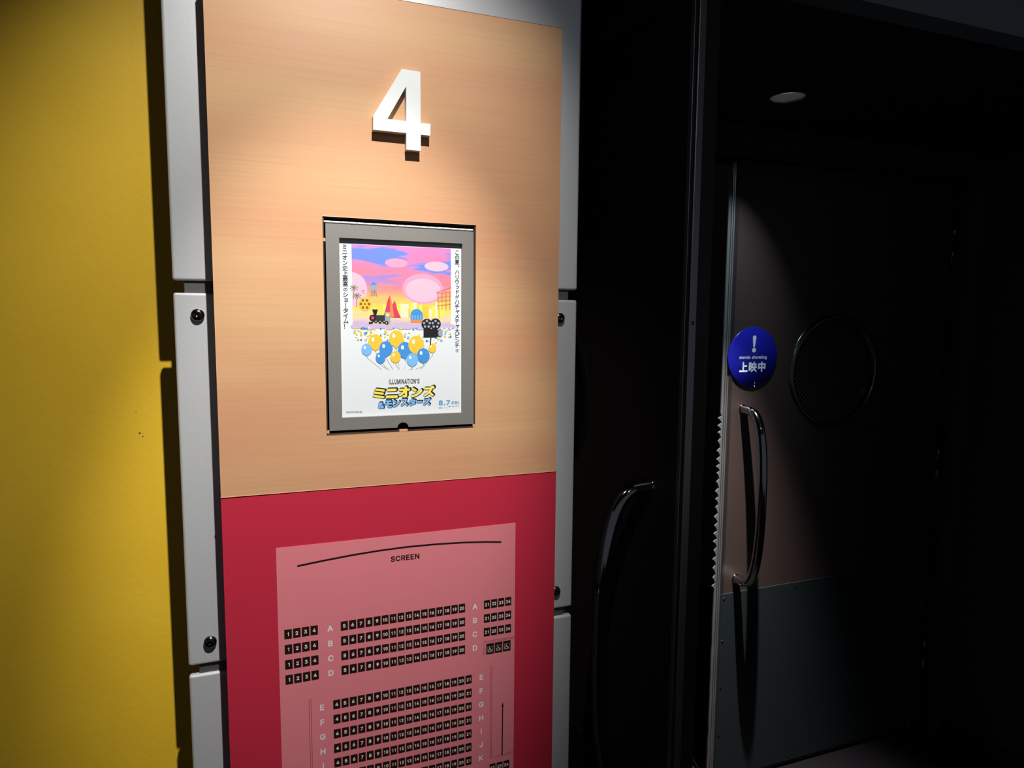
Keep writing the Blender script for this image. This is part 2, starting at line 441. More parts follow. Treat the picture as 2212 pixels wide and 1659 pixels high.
    'N': (262, '22,-11 30,-13 65,-13 72,-9 75,-3 75,154 77,159 185,-9 192,-13 232,-13 237,-12 242,-8 245,-1 245,254 244,259 240,265 232,267 197,267 191,264 187,258 186,99 185,95 77,264 70,267 30,267 25,266 20,262 17,254 17,-1 18,-6'),
    'O': (267, '108,-14 135,-16 162,-13 187,-5 209,9 227,27 238,41 250,66 257,94 259,126 257,159 250,188 243,204 229,226 210,245 187,259 160,268 132,271 105,268 80,259 59,246 45,234 30,214 17,189 10,161 7,126 9,96 13,79 24,51 38,29 57,9 80,-5|120,41 105,46 93,54 83,64 75,77 69,94 66,106 65,126 66,149 74,176 82,189 92,200 112,211 127,215 142,214 157,211 172,202 183,191 191,179 197,166 201,149 202,126 201,106 198,94 192,77 184,64 174,54 162,46 150,41 135,40'),
    'R': (224, '22,-11 30,-13 65,-13 70,-11 74,-6 75,-1 75,82 77,86 115,86 116,84 165,-6 170,-11 177,-13 215,-13 222,-11 226,-6 227,2 225,7 176,97 177,99 196,114 202,122 210,137 214,149 217,167 216,197 211,214 202,230 189,244 175,255 152,263 130,267 30,267 25,266 20,262 17,254 17,-1 18,-6|77,141 75,144 76,212 130,212 142,209 152,201 158,189 159,172 157,159 150,149 140,144 130,141'),
    'S': (223, '84,-15 101,-17 126,-17 146,-14 169,-6 184,3 199,18 209,33 215,53 217,70 214,93 205,110 192,125 176,136 161,144 89,167 79,173 72,180 71,188 72,195 79,206 94,214 111,216 129,214 144,208 153,198 157,183 164,177 201,176 206,177 211,182 213,190 211,208 204,225 194,239 181,250 171,257 154,265 136,269 114,271 94,269 74,265 56,257 39,245 28,233 21,223 15,205 13,185 16,165 21,152 34,135 44,127 64,116 144,90 155,83 159,75 158,60 149,48 134,41 111,38 91,40 76,48 68,58 63,75 56,81 19,81 14,80 9,76 6,68 9,48 17,30 26,16 36,7 51,-4 69,-11'),
    'T': (224, '89,-11 95,-13 130,-13 136,-11 140,-6 141,-1 142,212 208,213 215,215 220,219 221,224 221,254 219,262 213,267 15,267 8,265 4,259 3,224 5,218 10,214 15,213 83,212 83,-1 85,-6'),
    'U': (259, '102,-15 117,-17 142,-17 165,-13 180,-8 197,2 214,15 222,25 233,43 239,63 242,88 242,255 240,261 235,266 230,267 195,267 189,265 185,260 183,253 183,90 181,73 174,58 163,48 150,41 130,39 110,41 96,48 85,59 77,74 75,90 75,253 74,260 69,265 62,267 27,267 22,265 19,260 17,253 17,85 19,65 22,53 32,32 43,18 52,9 72,-4'),
    'e': (202, '81,-15 104,-17 122,-16 139,-12 154,-6 169,4 181,15 189,28 195,43 194,50 189,57 152,66 144,62 136,48 127,40 114,37 99,37 87,40 79,44 72,50 66,60 63,70 64,72 187,72 194,75 198,80 198,108 196,128 191,145 184,160 173,175 157,190 144,197 124,203 104,205 82,203 62,197 49,190 34,177 21,160 12,140 6,118 4,93 6,68 11,48 21,28 34,11 44,2 62,-8|67,123 65,125 67,130 77,143 89,150 102,152 114,151 124,146 132,138 138,125 134,123'),
    'g': (213, '76,-86 94,-88 114,-88 132,-85 152,-79 167,-71 179,-61 187,-51 194,-36 198,-23 199,-6 199,189 197,197 192,202 154,202 149,200 144,193 142,193 127,201 107,205 87,205 67,200 49,191 34,179 21,162 12,142 5,109 6,72 8,59 16,39 32,17 52,1 67,-6 79,-9 97,-11 112,-10 127,-6 142,2 143,-1 141,-16 137,-23 129,-30 117,-34 97,-35 82,-32 72,-25 59,-10 52,-7 44,-9 16,-26 13,-31 13,-38 20,-51 28,-61 49,-76|92,44 84,46 77,51 66,67 61,89 63,114 69,132 79,144 92,151 112,151 119,149 127,144 133,137 138,127 143,104 141,77 135,59 124,48 109,43'),
    'h': (205, '19,-11 26,-13 58,-13 64,-11 69,-6 70,-1 71,124 74,134 83,144 93,150 103,151 116,150 123,146 130,139 134,129 135,117 135,-1 136,-6 140,-11 146,-13 178,-13 186,-11 191,-3 191,129 188,149 182,167 173,180 163,189 153,196 138,202 121,205 103,205 86,201 71,193 70,257 66,264 58,267 23,267 18,264 14,257 13,-1 15,-6'),
    'i': (83, '19,-11 25,-13 58,-13 65,-10 69,-3 70,189 68,197 60,202 23,202 18,199 14,192 13,-1 15,-6|33,209 48,209 58,212 70,222 75,232 76,244 72,257 64,267 53,273 40,275 28,272 17,264 9,252 8,239 11,227 20,216'),
    'j': (83, '-3,-84 25,-82 45,-72 59,-57 67,-37 70,-14 70,191 67,198 60,202 25,203 17,199 14,193 13,-19 10,-28 -10,-32 -15,-36 -18,-42 -18,-74 -13,-82|29,211 42,208 55,211 66,218 73,228 76,241 74,253 67,264 57,271 45,275 31,273 18,266 11,256 8,243 9,231 18,218'),
    'm': (305, '19,-11 26,-13 58,-13 64,-11 69,-6 70,-1 70,127 74,137 79,144 88,150 98,152 108,151 116,147 121,142 124,134 124,-1 125,-6 129,-11 136,-13 168,-13 176,-10 179,-6 181,-1 182,132 184,139 191,147 198,151 208,152 218,151 227,147 232,142 234,134 235,-1 236,-6 240,-11 246,-13 278,-13 286,-11 290,-6 291,-1 291,137 287,157 278,177 268,188 256,197 241,203 226,206 206,205 191,202 173,193 161,182 147,194 138,200 118,206 93,204 68,194 64,199 58,202 26,203 18,200 14,194 13,189 13,2 15,-6'),
    'n': (205, '19,-11 26,-13 58,-13 64,-11 69,-6 70,-1 71,124 74,134 83,144 93,150 103,151 116,150 123,146 130,139 134,129 135,117 135,-1 136,-6 141,-11 148,-13 181,-13 189,-8 192,-1 192,119 190,139 186,157 181,167 173,179 161,191 138,202 116,205 93,203 71,193 68,193 63,200 56,203 23,202 16,197 13,189 13,-1 15,-6'),
    'o': (208, '80,-15 104,-17 124,-15 139,-11 157,-3 173,10 185,25 195,45 200,60 203,83 203,108 199,130 192,151 179,170 164,185 147,196 127,203 104,205 82,203 69,199 52,191 35,178 23,163 16,150 8,128 5,105 5,80 8,58 17,36 28,18 43,3 62,-8|92,38 84,41 77,47 67,63 61,88 63,113 70,133 81,145 97,151 114,151 122,148 129,143 136,135 141,125 146,100 145,75 139,58 134,50 127,43 119,39 109,37'),
    'p': (212, '28,-84 58,-84 64,-82 69,-77 71,-4 86,-12 106,-17 126,-16 146,-12 163,-3 178,9 187,21 197,38 204,58 208,81 208,108 204,131 197,151 185,171 171,186 153,197 136,203 113,205 91,202 71,192 63,200 56,203 23,202 18,200 15,196 13,188 13,-72 15,-77 18,-82|98,38 85,46 79,53 74,63 70,86 70,111 76,131 85,143 98,150 116,152 131,146 138,139 144,131 150,108 150,81 144,58 132,43 123,39 116,37'),
    's': (182, '66,-15 82,-17 102,-17 120,-14 137,-8 150,-1 162,10 171,23 177,38 179,53 176,70 172,81 162,95 149,105 137,111 80,127 72,130 68,135 68,143 72,147 80,151 92,153 105,152 112,148 119,140 124,130 132,126 165,132 173,138 175,145 173,153 167,166 159,178 150,188 140,194 117,203 102,205 85,205 67,202 52,197 40,190 27,180 18,168 12,153 10,135 13,118 20,103 27,95 40,85 52,79 110,63 117,59 120,55 120,48 115,42 102,37 90,36 77,37 67,43 63,48 57,61 50,66 15,60 8,55 5,48 7,38 13,23 21,10 40,-5 52,-11'),
    'v': (195, '74,-11 81,-13 113,-13 121,-11 125,-6 198,184 198,193 193,200 186,203 151,203 146,201 142,197 98,77 96,80 53,197 48,201 41,203 8,203 3,201 -2,197 -4,192 -3,184 68,-3'),
    'w': (284, '61,-11 68,-13 101,-13 110,-8 141,98 143,96 174,-8 178,-12 183,-13 216,-13 223,-10 227,-3 285,187 284,194 281,199 273,203 238,203 233,201 229,197 198,91 170,194 163,202 126,203 121,202 115,197 86,93 83,96 54,197 48,202 43,203 11,203 3,199 -1,194 -1,187 56,-3'),
    '、': (500, '128,-38 136,-41 145,-38 180,-8 183,-2 182,7 139,55 89,103 64,124 52,123 16,92 14,79 83,13'),
    'が': (500, '70,-28 82,-30 91,-25 121,30 147,89 168,146 196,240 253,241 265,238 273,230 277,221 279,200 271,104 256,53 244,39 217,36 163,46 154,42 151,32 159,-16 167,-22 214,-28 247,-28 268,-23 286,-14 301,0 314,20 325,50 334,89 343,167 344,206 339,245 326,272 304,292 277,302 250,304 210,302 225,386 223,395 217,400 166,406 156,401 153,395 151,350 142,296 31,291 23,287 19,281 24,233 31,224 124,233 127,230 103,155 82,101 57,50 27,2 31,-11|432,122 442,123 481,141 487,146 488,155 456,230 413,311 438,323 443,329 443,338 431,362 433,365 449,335 457,330 466,331 493,343 500,353 493,371 465,416 454,432 445,436 411,422 406,415 406,403 398,413 391,416 354,401 350,395 351,386 377,341 340,325 335,314 337,306 358,277 379,241 398,200 425,128|427,369 422,377 424,380 429,371|418,384 413,392 415,394 420,386|412,393 407,401 409,403 414,395'),
    'こ': (500, '205,-23 248,-25 329,-22 422,-7 428,-3 430,4 429,52 425,59 416,61 359,48 248,41 206,44 176,52 155,64 143,79 140,100 150,148 148,157 140,162 92,165 85,157 74,100 74,82 82,43 105,13 140,-8 188,-21|195,292 281,292 389,298 397,307 397,355 393,361 386,364 251,358 113,363 105,352 105,307 110,300 119,297'),
    'の': (500, '258,-26 268,-28 334,-13 394,19 433,60 457,109 467,175 457,239 430,292 391,331 331,362 262,372 190,361 124,328 76,283 45,226 31,154 37,103 51,67 73,36 101,16 130,9 165,16 197,40 220,72 242,115 270,202 290,304 322,299 355,279 380,250 394,217 400,175 393,133 376,99 349,71 316,52 283,41 241,34 232,28 231,16|130,82 115,93 106,106 99,127 96,157 102,196 121,235 151,268 190,294 220,302 221,295 210,238 182,145 168,115 154,94 142,84'),
    'イ': (500, '252,-29 300,-28 308,-26 312,-20 310,241 390,304 443,355 444,361 441,369 402,404 390,402 364,373 315,329 252,284 180,244 90,208 39,193 31,184 31,175 51,136 56,130 63,129 150,159 240,200 240,37 238,-17 242,-26'),
    'ウ': (500, '178,-29 190,-31 241,-13 292,12 334,43 368,76 397,118 423,178 454,301 449,313 415,333 388,330 283,330 281,331 281,364 284,400 280,409 274,413 223,414 213,409 210,400 211,330 67,331 60,328 56,322 55,160 58,151 67,147 112,147 123,154 124,267 374,265 365,223 345,166 330,139 310,114 286,91 232,57 190,41 151,31 143,25 141,16 144,10'),
    'オ': (500, '206,-24 303,-25 321,-19 333,-9 343,9 345,27 342,249 450,249 457,252 461,258 462,306 456,315 341,315 343,393 339,401 333,404 282,404 273,399 271,390 276,315 108,314 60,317 50,309 49,261 51,254 57,249 246,249 195,193 149,153 96,115 33,79 30,72 32,63 66,26 72,25 81,28 132,59 183,97 230,138 277,186 278,39 249,38 204,43 195,40 190,30 194,-12 198,-21'),
    'シ': (500, '90,-24 100,-27 133,-19 202,4 238,20 271,37 316,66 362,102 403,140 436,177 468,222 467,234 443,276 433,281 424,278 395,234 361,194 325,159 286,128 238,97 172,66 67,36 63,30 64,21|154,159 163,156 172,161 197,198 196,211 154,240 82,282 73,284 67,282 41,243 42,231|232,267 241,268 247,273 271,309 270,321 157,395 148,397 142,394 117,357 115,348 118,342'),
    'タ': (500, '121,-32 129,-35 135,-34 183,-13 225,10 267,39 321,87 366,49 375,47 384,51 414,86 416,97 411,105 365,142 397,193 415,229 449,316 449,325 444,331 405,353 378,349 258,349 280,388 279,400 273,404 225,420 213,416 195,373 154,310 124,274 87,240 36,202 33,193 37,184 72,157 78,155 87,157 150,208 179,238 219,287 363,286 336,223 309,180 210,242 198,238 171,210 168,202 171,193 265,127 217,85 180,61 135,38 84,18 80,10 83,1'),
    'チ': (500, '142,-31 148,-33 157,-32 202,0 242,41 268,85 284,131 292,176 457,174 467,179 469,185 469,230 466,237 460,241 295,240 292,242 292,311 382,329 412,338 418,344 417,356 386,395 376,396 334,384 250,368 178,362 82,360 71,353 70,344 80,308 88,299 223,303 226,299 226,242 223,240 43,241 34,237 31,230 31,185 34,179 40,175 217,176 222,173 217,143 202,104 179,71 145,41 103,17 99,11 99,2 103,-3'),
    'ッ': (500, '173,-48 187,-49 256,-15 292,11 322,37 353,72 376,104 407,165 435,258 430,270 382,286 370,282 350,204 337,169 320,138 301,111 274,82 244,57 211,37 137,3 135,-6 137,-12|129,123 139,124 178,139 184,150 138,267 133,273 127,276 82,259 76,249 121,132|236,156 247,154 286,168 292,172 294,180 254,291 250,298 241,301 199,287 192,276 232,162'),
    'ド': (500, '151,-35 199,-34 206,-32 210,-26 208,181 211,183 268,163 391,109 402,115 421,163 415,175 376,193 289,228 208,256 211,382 208,389 199,393 148,393 139,389 136,382 139,328 139,37 137,-23 141,-32|340,259 349,259 379,272 384,277 386,286 340,366 328,373 294,358 288,346 333,265|400,286 412,285 442,299 447,304 448,313 400,391 388,398 353,382 348,370'),
    'ニ': (500, '38,20 45,17 99,20 396,20 444,17 452,20 456,27 456,80 453,87 444,91 396,89 99,89 45,91 36,86 33,80 33,29|83,269 405,268 411,271 415,278 415,329 411,335 402,339 87,338 80,335 76,326 76,278'),
    'ハ': (500, '70,-5 82,-8 91,-2 125,52 166,136 190,208 221,334 220,342 214,347 166,357 157,355 152,349 137,271 103,166 76,109 25,25 25,19 31,12|411,-5 421,-7 466,7 473,13 475,22 440,127 400,229 341,355 336,361 328,362 283,348 277,343 276,334 307,272 348,175 386,70 406,1'),
    'ピ': (500, '170,-21 236,-24 308,-22 383,-16 413,-12 419,-8 422,0 422,45 419,54 413,58 344,48 272,43 197,44 158,52 152,57 150,69 150,168 269,206 365,241 398,256 401,264 396,279 398,282 413,280 434,283 455,294 469,309 477,324 482,348 478,369 469,387 452,405 434,415 413,418 392,415 374,406 358,390 347,369 344,348 347,327 354,312 353,309 287,281 152,239 151,381 146,386 137,388 92,388 82,381 83,60 86,36 95,14 112,-3 131,-12|407,330 395,339 394,354 404,367 419,368 430,357 431,342 422,332'),
    'ミ': (500, '363,-23 377,-25 385,-20 404,28 397,37 344,56 218,89 95,114 83,109 66,67 66,58 74,51 260,11|350,136 359,135 368,141 385,181 385,190 377,199 332,213 224,240 122,259 110,253 93,211 95,202 103,196 260,164|380,271 392,269 401,274 419,322 410,333 365,347 248,374 143,391 133,385 116,343 118,334 125,329 287,298'),
    'ム': (500, '417,-27 429,-29 474,-9 479,-3 479,6 416,132 367,213 360,218 351,217 312,200 306,189 307,183 345,123 357,97 201,79 175,78 274,372 271,381 264,386 213,396 204,394 199,387 189,339 158,240 100,72 96,69 36,68 27,63 24,54 33,3 39,-3 45,-4 387,34 390,33'),
    'メ': (500, '83,-25 89,-28 98,-26 149,3 191,33 233,69 290,127 350,71 401,19 413,20 446,56 450,65 446,75 399,122 331,182 375,263 417,359 417,368 413,374 362,393 350,389 316,296 278,226 146,317 137,318 128,311 104,281 102,272 104,266 195,203 236,170 182,114 143,82 101,54 47,24 44,17 47,8'),
    'ャ': (500, '236,-55 246,-58 291,-47 297,-43 300,-34 243,171 347,191 318,155 282,118 278,110 279,104 285,97 321,80 330,79 358,107 405,167 429,204 445,239 440,248 408,268 228,230 225,233 204,311 199,317 192,319 146,308 137,299 160,218 72,204 66,200 63,191 73,149 81,142 177,158 225,-13 232,-49'),
    'ョ': (500, '350,-41 390,-41 396,-38 400,-29 398,280 387,287 111,287 105,285 99,277 99,235 102,227 108,223 335,223 335,169 333,167 120,168 114,165 110,157 110,118 114,108 123,104 333,105 335,103 335,46 333,42 102,43 96,39 93,31 93,-11 95,-17 105,-22 333,-21 339,-37'),
    'リ': (500, '207,-31 220,-33 268,-13 320,20 344,44 362,68 379,101 391,140 397,191 401,380 394,391 340,392 333,389 329,383 330,206 326,167 320,137 307,110 292,89 274,71 231,44 178,26 171,20 170,14 172,6|105,122 157,122 165,125 169,131 169,374 166,383 160,388 109,388 100,383 98,377 100,173 97,134 100,126'),
    'ン': (500, '89,-20 100,-22 148,-11 232,20 301,57 346,89 385,124 418,160 448,199 474,241 474,250 448,297 439,301 429,298 405,256 379,220 346,182 307,147 265,116 202,83 163,67 61,40 58,34 59,25|203,220 211,219 220,223 252,256 253,269 204,313 145,361 118,379 106,377 74,343 72,334 74,328 132,283'),
    'ー': (500, '43,158 50,155 392,157 449,155 457,158 461,164 461,218 458,225 449,229 392,227 50,229 43,227 38,218 38,167'),
    '上': (500, '28,-29 475,-29 483,-26 488,-17 488,22 484,31 478,34 271,35 266,37 268,207 445,208 451,212 453,220 451,265 442,271 268,271 265,418 256,425 207,424 201,412 201,37 196,35 22,34 13,25 13,-17 17,-26'),
    '史': (500, '37,-46 46,-49 118,-27 151,-13 193,12 232,-7 280,-23 334,-34 400,-43 463,-48 470,-46 490,-4 491,2 487,7 364,18 313,26 265,40 236,53 261,95 280,167 442,167 449,170 451,341 449,347 442,350 280,350 279,419 276,425 268,427 232,427 223,422 223,352 220,350 64,350 55,347 53,341 53,173 61,167 100,167 107,164 82,154 77,149 77,143 103,95 144,47 88,21 16,0 13,-10|187,83 151,122 127,166 220,166 215,134 208,113 196,92|109,221 108,296 223,296 223,221|280,221 280,296 394,296 394,221'),
    '夏': (500, '27,-47 34,-49 127,-36 172,-26 253,-3 325,-27 370,-37 463,-49 470,-47 493,-11 493,-5 490,1 403,11 321,28 370,65 390,85 407,106 408,112 405,118 376,136 223,134 219,136 226,143 415,143 421,145 423,151 423,334 421,343 415,346 270,346 273,355 277,357 466,358 471,364 471,397 469,404 463,406 40,407 31,403 29,397 29,364 37,357 214,355 211,346 88,346 78,340 78,148 85,143 151,142 124,122 94,104 19,73 14,67 15,61 40,33 46,30 91,47 142,72 189,31 175,25 136,16 16,-1 11,-5 10,-11|250,55 223,70 198,88 316,88 271,60 256,53|133,185 133,197 367,197 368,193 367,185|133,240 133,251 367,251 368,247 368,241 364,239|133,294 132,301 136,304 364,304 368,301 368,295 364,293'),
    '大': (500, '42,-49 48,-52 57,-50 123,-12 175,35 216,90 243,146 252,170 266,137 298,80 341,26 390,-17 447,-51 459,-50 491,-10 491,2 432,37 386,77 348,125 318,179 301,224 477,226 484,236 484,278 482,284 471,290 279,290 284,419 281,428 270,433 228,432 219,425 216,338 210,290 33,290 24,287 18,278 18,239 21,230 27,226 199,224 188,185 165,134 129,83 81,40 11,-1 9,-10 11,-16'),
    '最': (500, '201,-49 240,-47 246,-25 258,-44 267,-47 309,-30 360,2 414,-31 456,-47 465,-46 490,-13 489,-4 426,22 400,38 428,71 445,98 469,155 466,164 438,175 255,174 246,169 243,185 477,187 483,194 482,233 474,237 27,237 18,233 18,190 24,187 64,185 63,35 18,28 15,20 19,-16 24,-20 30,-21 186,-2 189,-4 190,-43 195,-48|246,-1 244,5 263,5|267,7 264,8 270,17 269,50 264,56 243,56 243,125 246,130 252,125 267,125 287,83 321,38 297,21|117,40 117,62 189,62 189,50 186,48|360,70 333,104 322,122 323,125 399,125 400,122 389,104|117,109 117,125 189,125 189,110 186,108|117,172 116,185 120,187 189,185 189,173 186,172|83,248 417,247 422,251 423,257 422,407 414,413 84,412 79,404 79,257|135,291 135,309 366,309 368,305 366,291|135,352 135,369 366,369 368,365 366,352'),
    '高': (500, '51,-49 87,-48 92,-43 93,134 96,138 405,138 406,2 354,1 348,-3 347,-10 359,-40 366,-45 417,-44 447,-36 458,-22 461,-10 461,182 453,188 45,187 39,179 39,-40 42,-46|137,-19 180,-19 185,-13 186,6 357,6 362,14 360,122 354,126 137,125 132,116 132,-10|186,53 186,81 309,81 310,77 309,52|99,200 108,198 402,198 408,206 407,308 405,314 399,316 102,315 97,305 97,206|153,244 152,269 156,271 351,269 351,245 348,243|27,326 471,326 477,332 477,368 475,374 468,377 285,377 265,425 255,430 219,422 213,417 212,410 222,377 27,376 21,368 21,335'),
    '！': (500, '109,-13 125,-16 140,-13 158,-1 167,14 170,29 167,47 155,65 140,74 125,77 110,74 95,65 83,47 80,29 83,14 91,-1|101,110 107,108 143,108 152,113 154,119 165,374 161,383 155,387 95,387 85,377 86,314 95,122'),
    '上@sign': (500, '27,-39 474,-39 489,-34 497,-21 497,24 492,36 483,43 276,45 276,197 450,200 459,207 463,216 463,258 459,271 450,278 441,280 276,282 276,411 273,423 264,432 255,435 213,435 201,431 194,423 191,411 191,45 24,44 15,41 6,33 3,24 3,-21 12,-34'),
    '映@sign': (500, '183,-53 192,-52 240,-28 281,1 312,34 336,73 361,28 387,-5 417,-32 453,-54 462,-55 469,-53 497,-17 498,-8 495,-2 458,19 429,45 406,73 382,124 483,126 495,133 495,181 486,188 468,190 468,343 464,349 456,354 364,355 363,418 360,427 354,431 312,431 303,425 300,354 219,354 207,347 205,190 201,189 184,190 184,382 180,393 171,397 39,398 30,395 25,388 24,13 28,4 36,0 79,1 86,10 87,41 171,41 178,43 184,52 186,126 287,124 282,109 265,79 240,51 205,25 156,1 151,-5 149,-14 152,-20 177,-49|87,103 87,190 120,191 121,103|270,189 267,190 267,289 300,291 300,190|363,190 364,289 402,292 405,289 405,190|87,253 87,334 120,336 121,253'),
    '中@sign': (500, '230,-62 275,-61 284,-56 290,-47 293,102 389,102 395,82 404,75 413,73 458,74 469,82 473,94 473,331 470,343 461,351 452,353 293,353 291,424 284,436 272,442 227,442 211,433 207,421 206,353 47,353 32,346 26,331 26,94 28,82 35,75 44,71 89,71 104,80 110,102 206,101 207,-44 215,-57|110,184 109,271 206,271 206,184|293,184 292,271 389,271 389,184'),
    '&@title': (500, '118,-31 149,-32 173,-29 201,-20 225,-9 237,-21 249,-27 309,-27 326,-19 334,-3 329,15 292,61 310,117 313,157 308,173 299,181 289,184 241,184 225,177 213,156 193,181 229,215 248,249 254,285 252,305 245,325 230,349 209,367 185,379 153,386 113,384 81,374 53,353 39,333 27,301 26,265 35,233 55,197 33,177 13,153 2,129 -3,105 -3,81 3,53 13,31 25,14 41,-1 65,-17 93,-27|129,60 106,69 96,85 99,105 113,121 117,122 162,69 160,65 153,63|133,256 125,269 124,285 133,294 149,294 155,289 155,277'),
    '&@rim': (500, '117,-54 167,-53 219,-37 247,-49 315,-49 331,-44 343,-34 351,-22 356,-6 351,23 318,66 329,98 334,126 335,158 331,178 319,194 303,204 259,207 254,210 270,242 276,274 274,310 264,338 245,366 221,386 195,400 155,409 111,407 75,395 47,377 21,346 8,318 3,278 8,242 25,202 -12,154 -26,106 -25,78 -19,46 7,1 27,-19 55,-37 87,-49'),
    'オ@title': (500, '239,-41 289,-41 313,-38 329,-32 342,-21 355,-1 359,27 357,231 360,235 453,235 469,243 476,255 476,307 472,319 465,327 449,331 357,329 357,399 349,411 337,418 281,419 265,411 256,395 261,331 257,329 105,329 61,331 45,326 35,311 35,255 41,243 53,236 213,235 212,231 185,203 139,163 88,127 25,91 16,75 20,55 57,15 69,11 81,12 141,47 193,86 261,148 264,143 264,55 261,52 197,57 182,47 176,31 180,-17 185,-29 201,-38'),
    'オ@rim': (500, '239,-63 314,-61 342,-50 363,-31 378,-3 382,21 380,209 382,213 450,212 466,215 487,229 498,253 499,309 487,337 471,349 454,354 378,352 380,393 375,413 358,433 338,441 278,441 250,429 241,417 234,401 237,353 234,351 54,353 38,348 26,339 12,313 13,249 20,233 34,220 58,212 158,213 124,181 74,145 7,105 -7,77 -6,61 0,45 38,1 66,-12 94,-7 150,27 154,21 159,-27 172,-47 194,-59|230,77 221,81 238,96 241,93 241,77'),
    'ス@title': (500, '407,-40 428,-38 468,-4 476,8 476,24 445,64 342,168 342,172 384,240 425,324 427,340 421,352 391,376 376,381 336,378 144,378 92,380 76,374 66,356 66,304 72,291 84,282 292,283 296,280 254,212 203,156 168,125 128,95 84,68 32,43 23,24 25,12 30,4 68,-34 80,-38 92,-37 140,-12 184,16 225,48 276,94 280,95 344,28 394,-32'),
    'ス@rim': (500, '405,-63 425,-62 445,-53 489,-15 499,13 498,29 489,47 370,173 405,232 447,317 450,341 439,365 401,396 377,404 337,400 93,403 64,393 52,381 45,365 44,309 49,285 65,266 93,258 258,257 217,203 153,142 113,112 73,88 25,66 13,56 4,41 0,25 2,9 9,-7 57,-54 73,-60 93,-60 149,-33 196,-3 277,64 327,13 381,-51'),
    'ズ@title': (500, '397,-49 418,-47 458,-13 465,-1 466,15 462,24 435,55 332,159 332,163 374,231 408,303 438,318 462,320 490,332 502,344 504,355 502,367 458,440 446,450 430,451 390,432 374,434 338,419 329,411 325,399 326,387 335,371 334,369 134,369 82,371 66,365 56,347 56,295 62,283 74,273 282,274 286,271 244,203 193,147 158,116 118,86 74,59 22,34 13,15 15,3 20,-5 58,-43 70,-47 82,-46 130,-21 174,7 215,39 266,86 270,86 335,19 384,-41'),
    'ズ@rim': (500, '395,-72 415,-71 435,-62 478,-24 489,0 488,20 479,39 360,164 395,223 424,284 443,295 463,296 499,312 512,320 523,337 527,356 523,376 475,454 459,468 435,475 419,472 387,458 363,455 318,432 307,416 299,391 83,394 54,384 42,372 35,356 34,300 39,276 55,258 83,249 243,252 248,248 207,194 143,133 103,103 63,79 15,57 3,47 -6,32 -10,16 -8,0 -1,-16 47,-63 63,-69 83,-69 139,-41 186,-12 267,55 317,4 371,-60'),
    'タ@title': (500, '122,-49 140,-47 188,-27 232,-3 276,27 320,66 324,66 356,39 368,33 384,34 397,43 427,79 431,95 424,113 385,143 428,222 462,311 463,327 456,340 408,368 376,363 284,363 295,391 293,403 284,415 224,434 212,432 201,423 182,379 143,319 112,282 76,249 28,214 19,199 19,187 25,175 72,141 84,140 93,143 152,190 156,190 164,179 242,127 240,122 208,96 172,73 132,53 80,33 70,23 66,7 72,-8 112,-43|304,201 215,255 216,259 228,273 342,271 324,230 308,202'),
    'タ@rim': (500, '119,-71 145,-69 201,-45 249,-19 321,36 357,12 377,10 393,13 409,24 441,61 453,85 451,109 441,127 415,149 448,213 485,309 484,337 469,358 413,390 321,386 312,417 293,436 233,456 209,455 193,447 183,437 147,365 98,301 61,266 7,225 -3,201 0,173 13,156 57,123 77,118 97,121 153,160 206,125 157,91 69,53 57,44 47,29 43,5 52,-19 97,-60|297,233 271,249 307,249'),
    'ニ@title': (500, '39,4 396,5 448,3 464,11 470,24 470,84 461,100 444,106 396,103 40,105 24,94 19,76 19,24 26,12|78,256 88,253 408,254 420,260 428,272 429,332 420,347 404,353 84,352 68,344 62,328 62,276 67,264'),
    'ニ@rim': (500, '36,-19 453,-19 477,-7 491,13 493,29 492,89 477,115 449,128 33,126 13,116 0,97 -4,81 -4,29 -1,13 8,-3 21,-13|73,233 417,233 437,245 450,265 450,341 433,365 405,375 77,374 61,367 50,357 41,341 39,325 41,265 54,245'),
    'ミ@title': (500, '367,-39 381,-39 394,-31 417,17 416,37 404,50 288,87 156,118 92,128 80,125 69,113 51,65 54,49 68,38 256,-3|352,121 364,121 377,129 399,177 398,197 388,210 284,241 128,273 112,272 98,261 79,209 84,193 93,185 256,150|378,257 388,255 400,256 414,269 433,317 430,333 420,344 312,375 192,399 140,406 128,401 120,392 102,341 105,329 116,318 284,284'),
    'ミ@rim': (500, '364,-62 389,-60 408,-50 417,-38 437,6 441,22 438,42 429,58 417,69 293,109 101,150 73,147 51,126 30,78 28,62 34,38 53,20 252,-26|350,98 373,101 393,113 402,126 420,170 423,190 419,206 409,221 397,230 417,240 429,251 453,302 456,326 446,350 421,368 257,410 145,428 129,426 114,418 100,402 80,350 79,334 85,318 107,294 91,286 80,274 59,226 56,202 66,178 77,168 93,161 249,129'),
    'モ@title': (500, '288,-34 359,-34 439,-30 451,-26 461,-14 466,42 462,54 451,64 439,67 307,60 279,64 275,66 271,74 271,142 275,146 455,144 467,148 477,158 481,170 480,218 475,230 463,238 275,238 271,242 271,286 275,289 415,288 431,293 442,310 440,366 429,378 415,382 91,382 79,380 67,370 63,358 63,314 69,298 87,288 171,289 174,286 175,242 171,238 59,240 43,236 35,229 30,218 30,170 33,158 43,148 55,144 171,146 175,142 175,58 178,34 193,2 223,-21 255,-31'),
    'モ@rim': (500, '287,-57 445,-52 468,-41 483,-21 488,47 480,67 465,82 441,89 333,83 297,83 294,87 294,119 297,123 461,122 481,129 497,147 503,167 503,219 496,239 479,255 457,262 297,261 294,263 417,265 441,272 456,287 464,307 464,359 460,375 444,395 417,405 89,405 69,400 49,383 41,363 41,311 49,288 61,275 77,267 152,263 149,261 53,263 26,251 13,235 8,219 8,167 13,149 27,131 49,122 149,123 152,119 152,59 156,27 176,-13 217,-42 253,-53'),
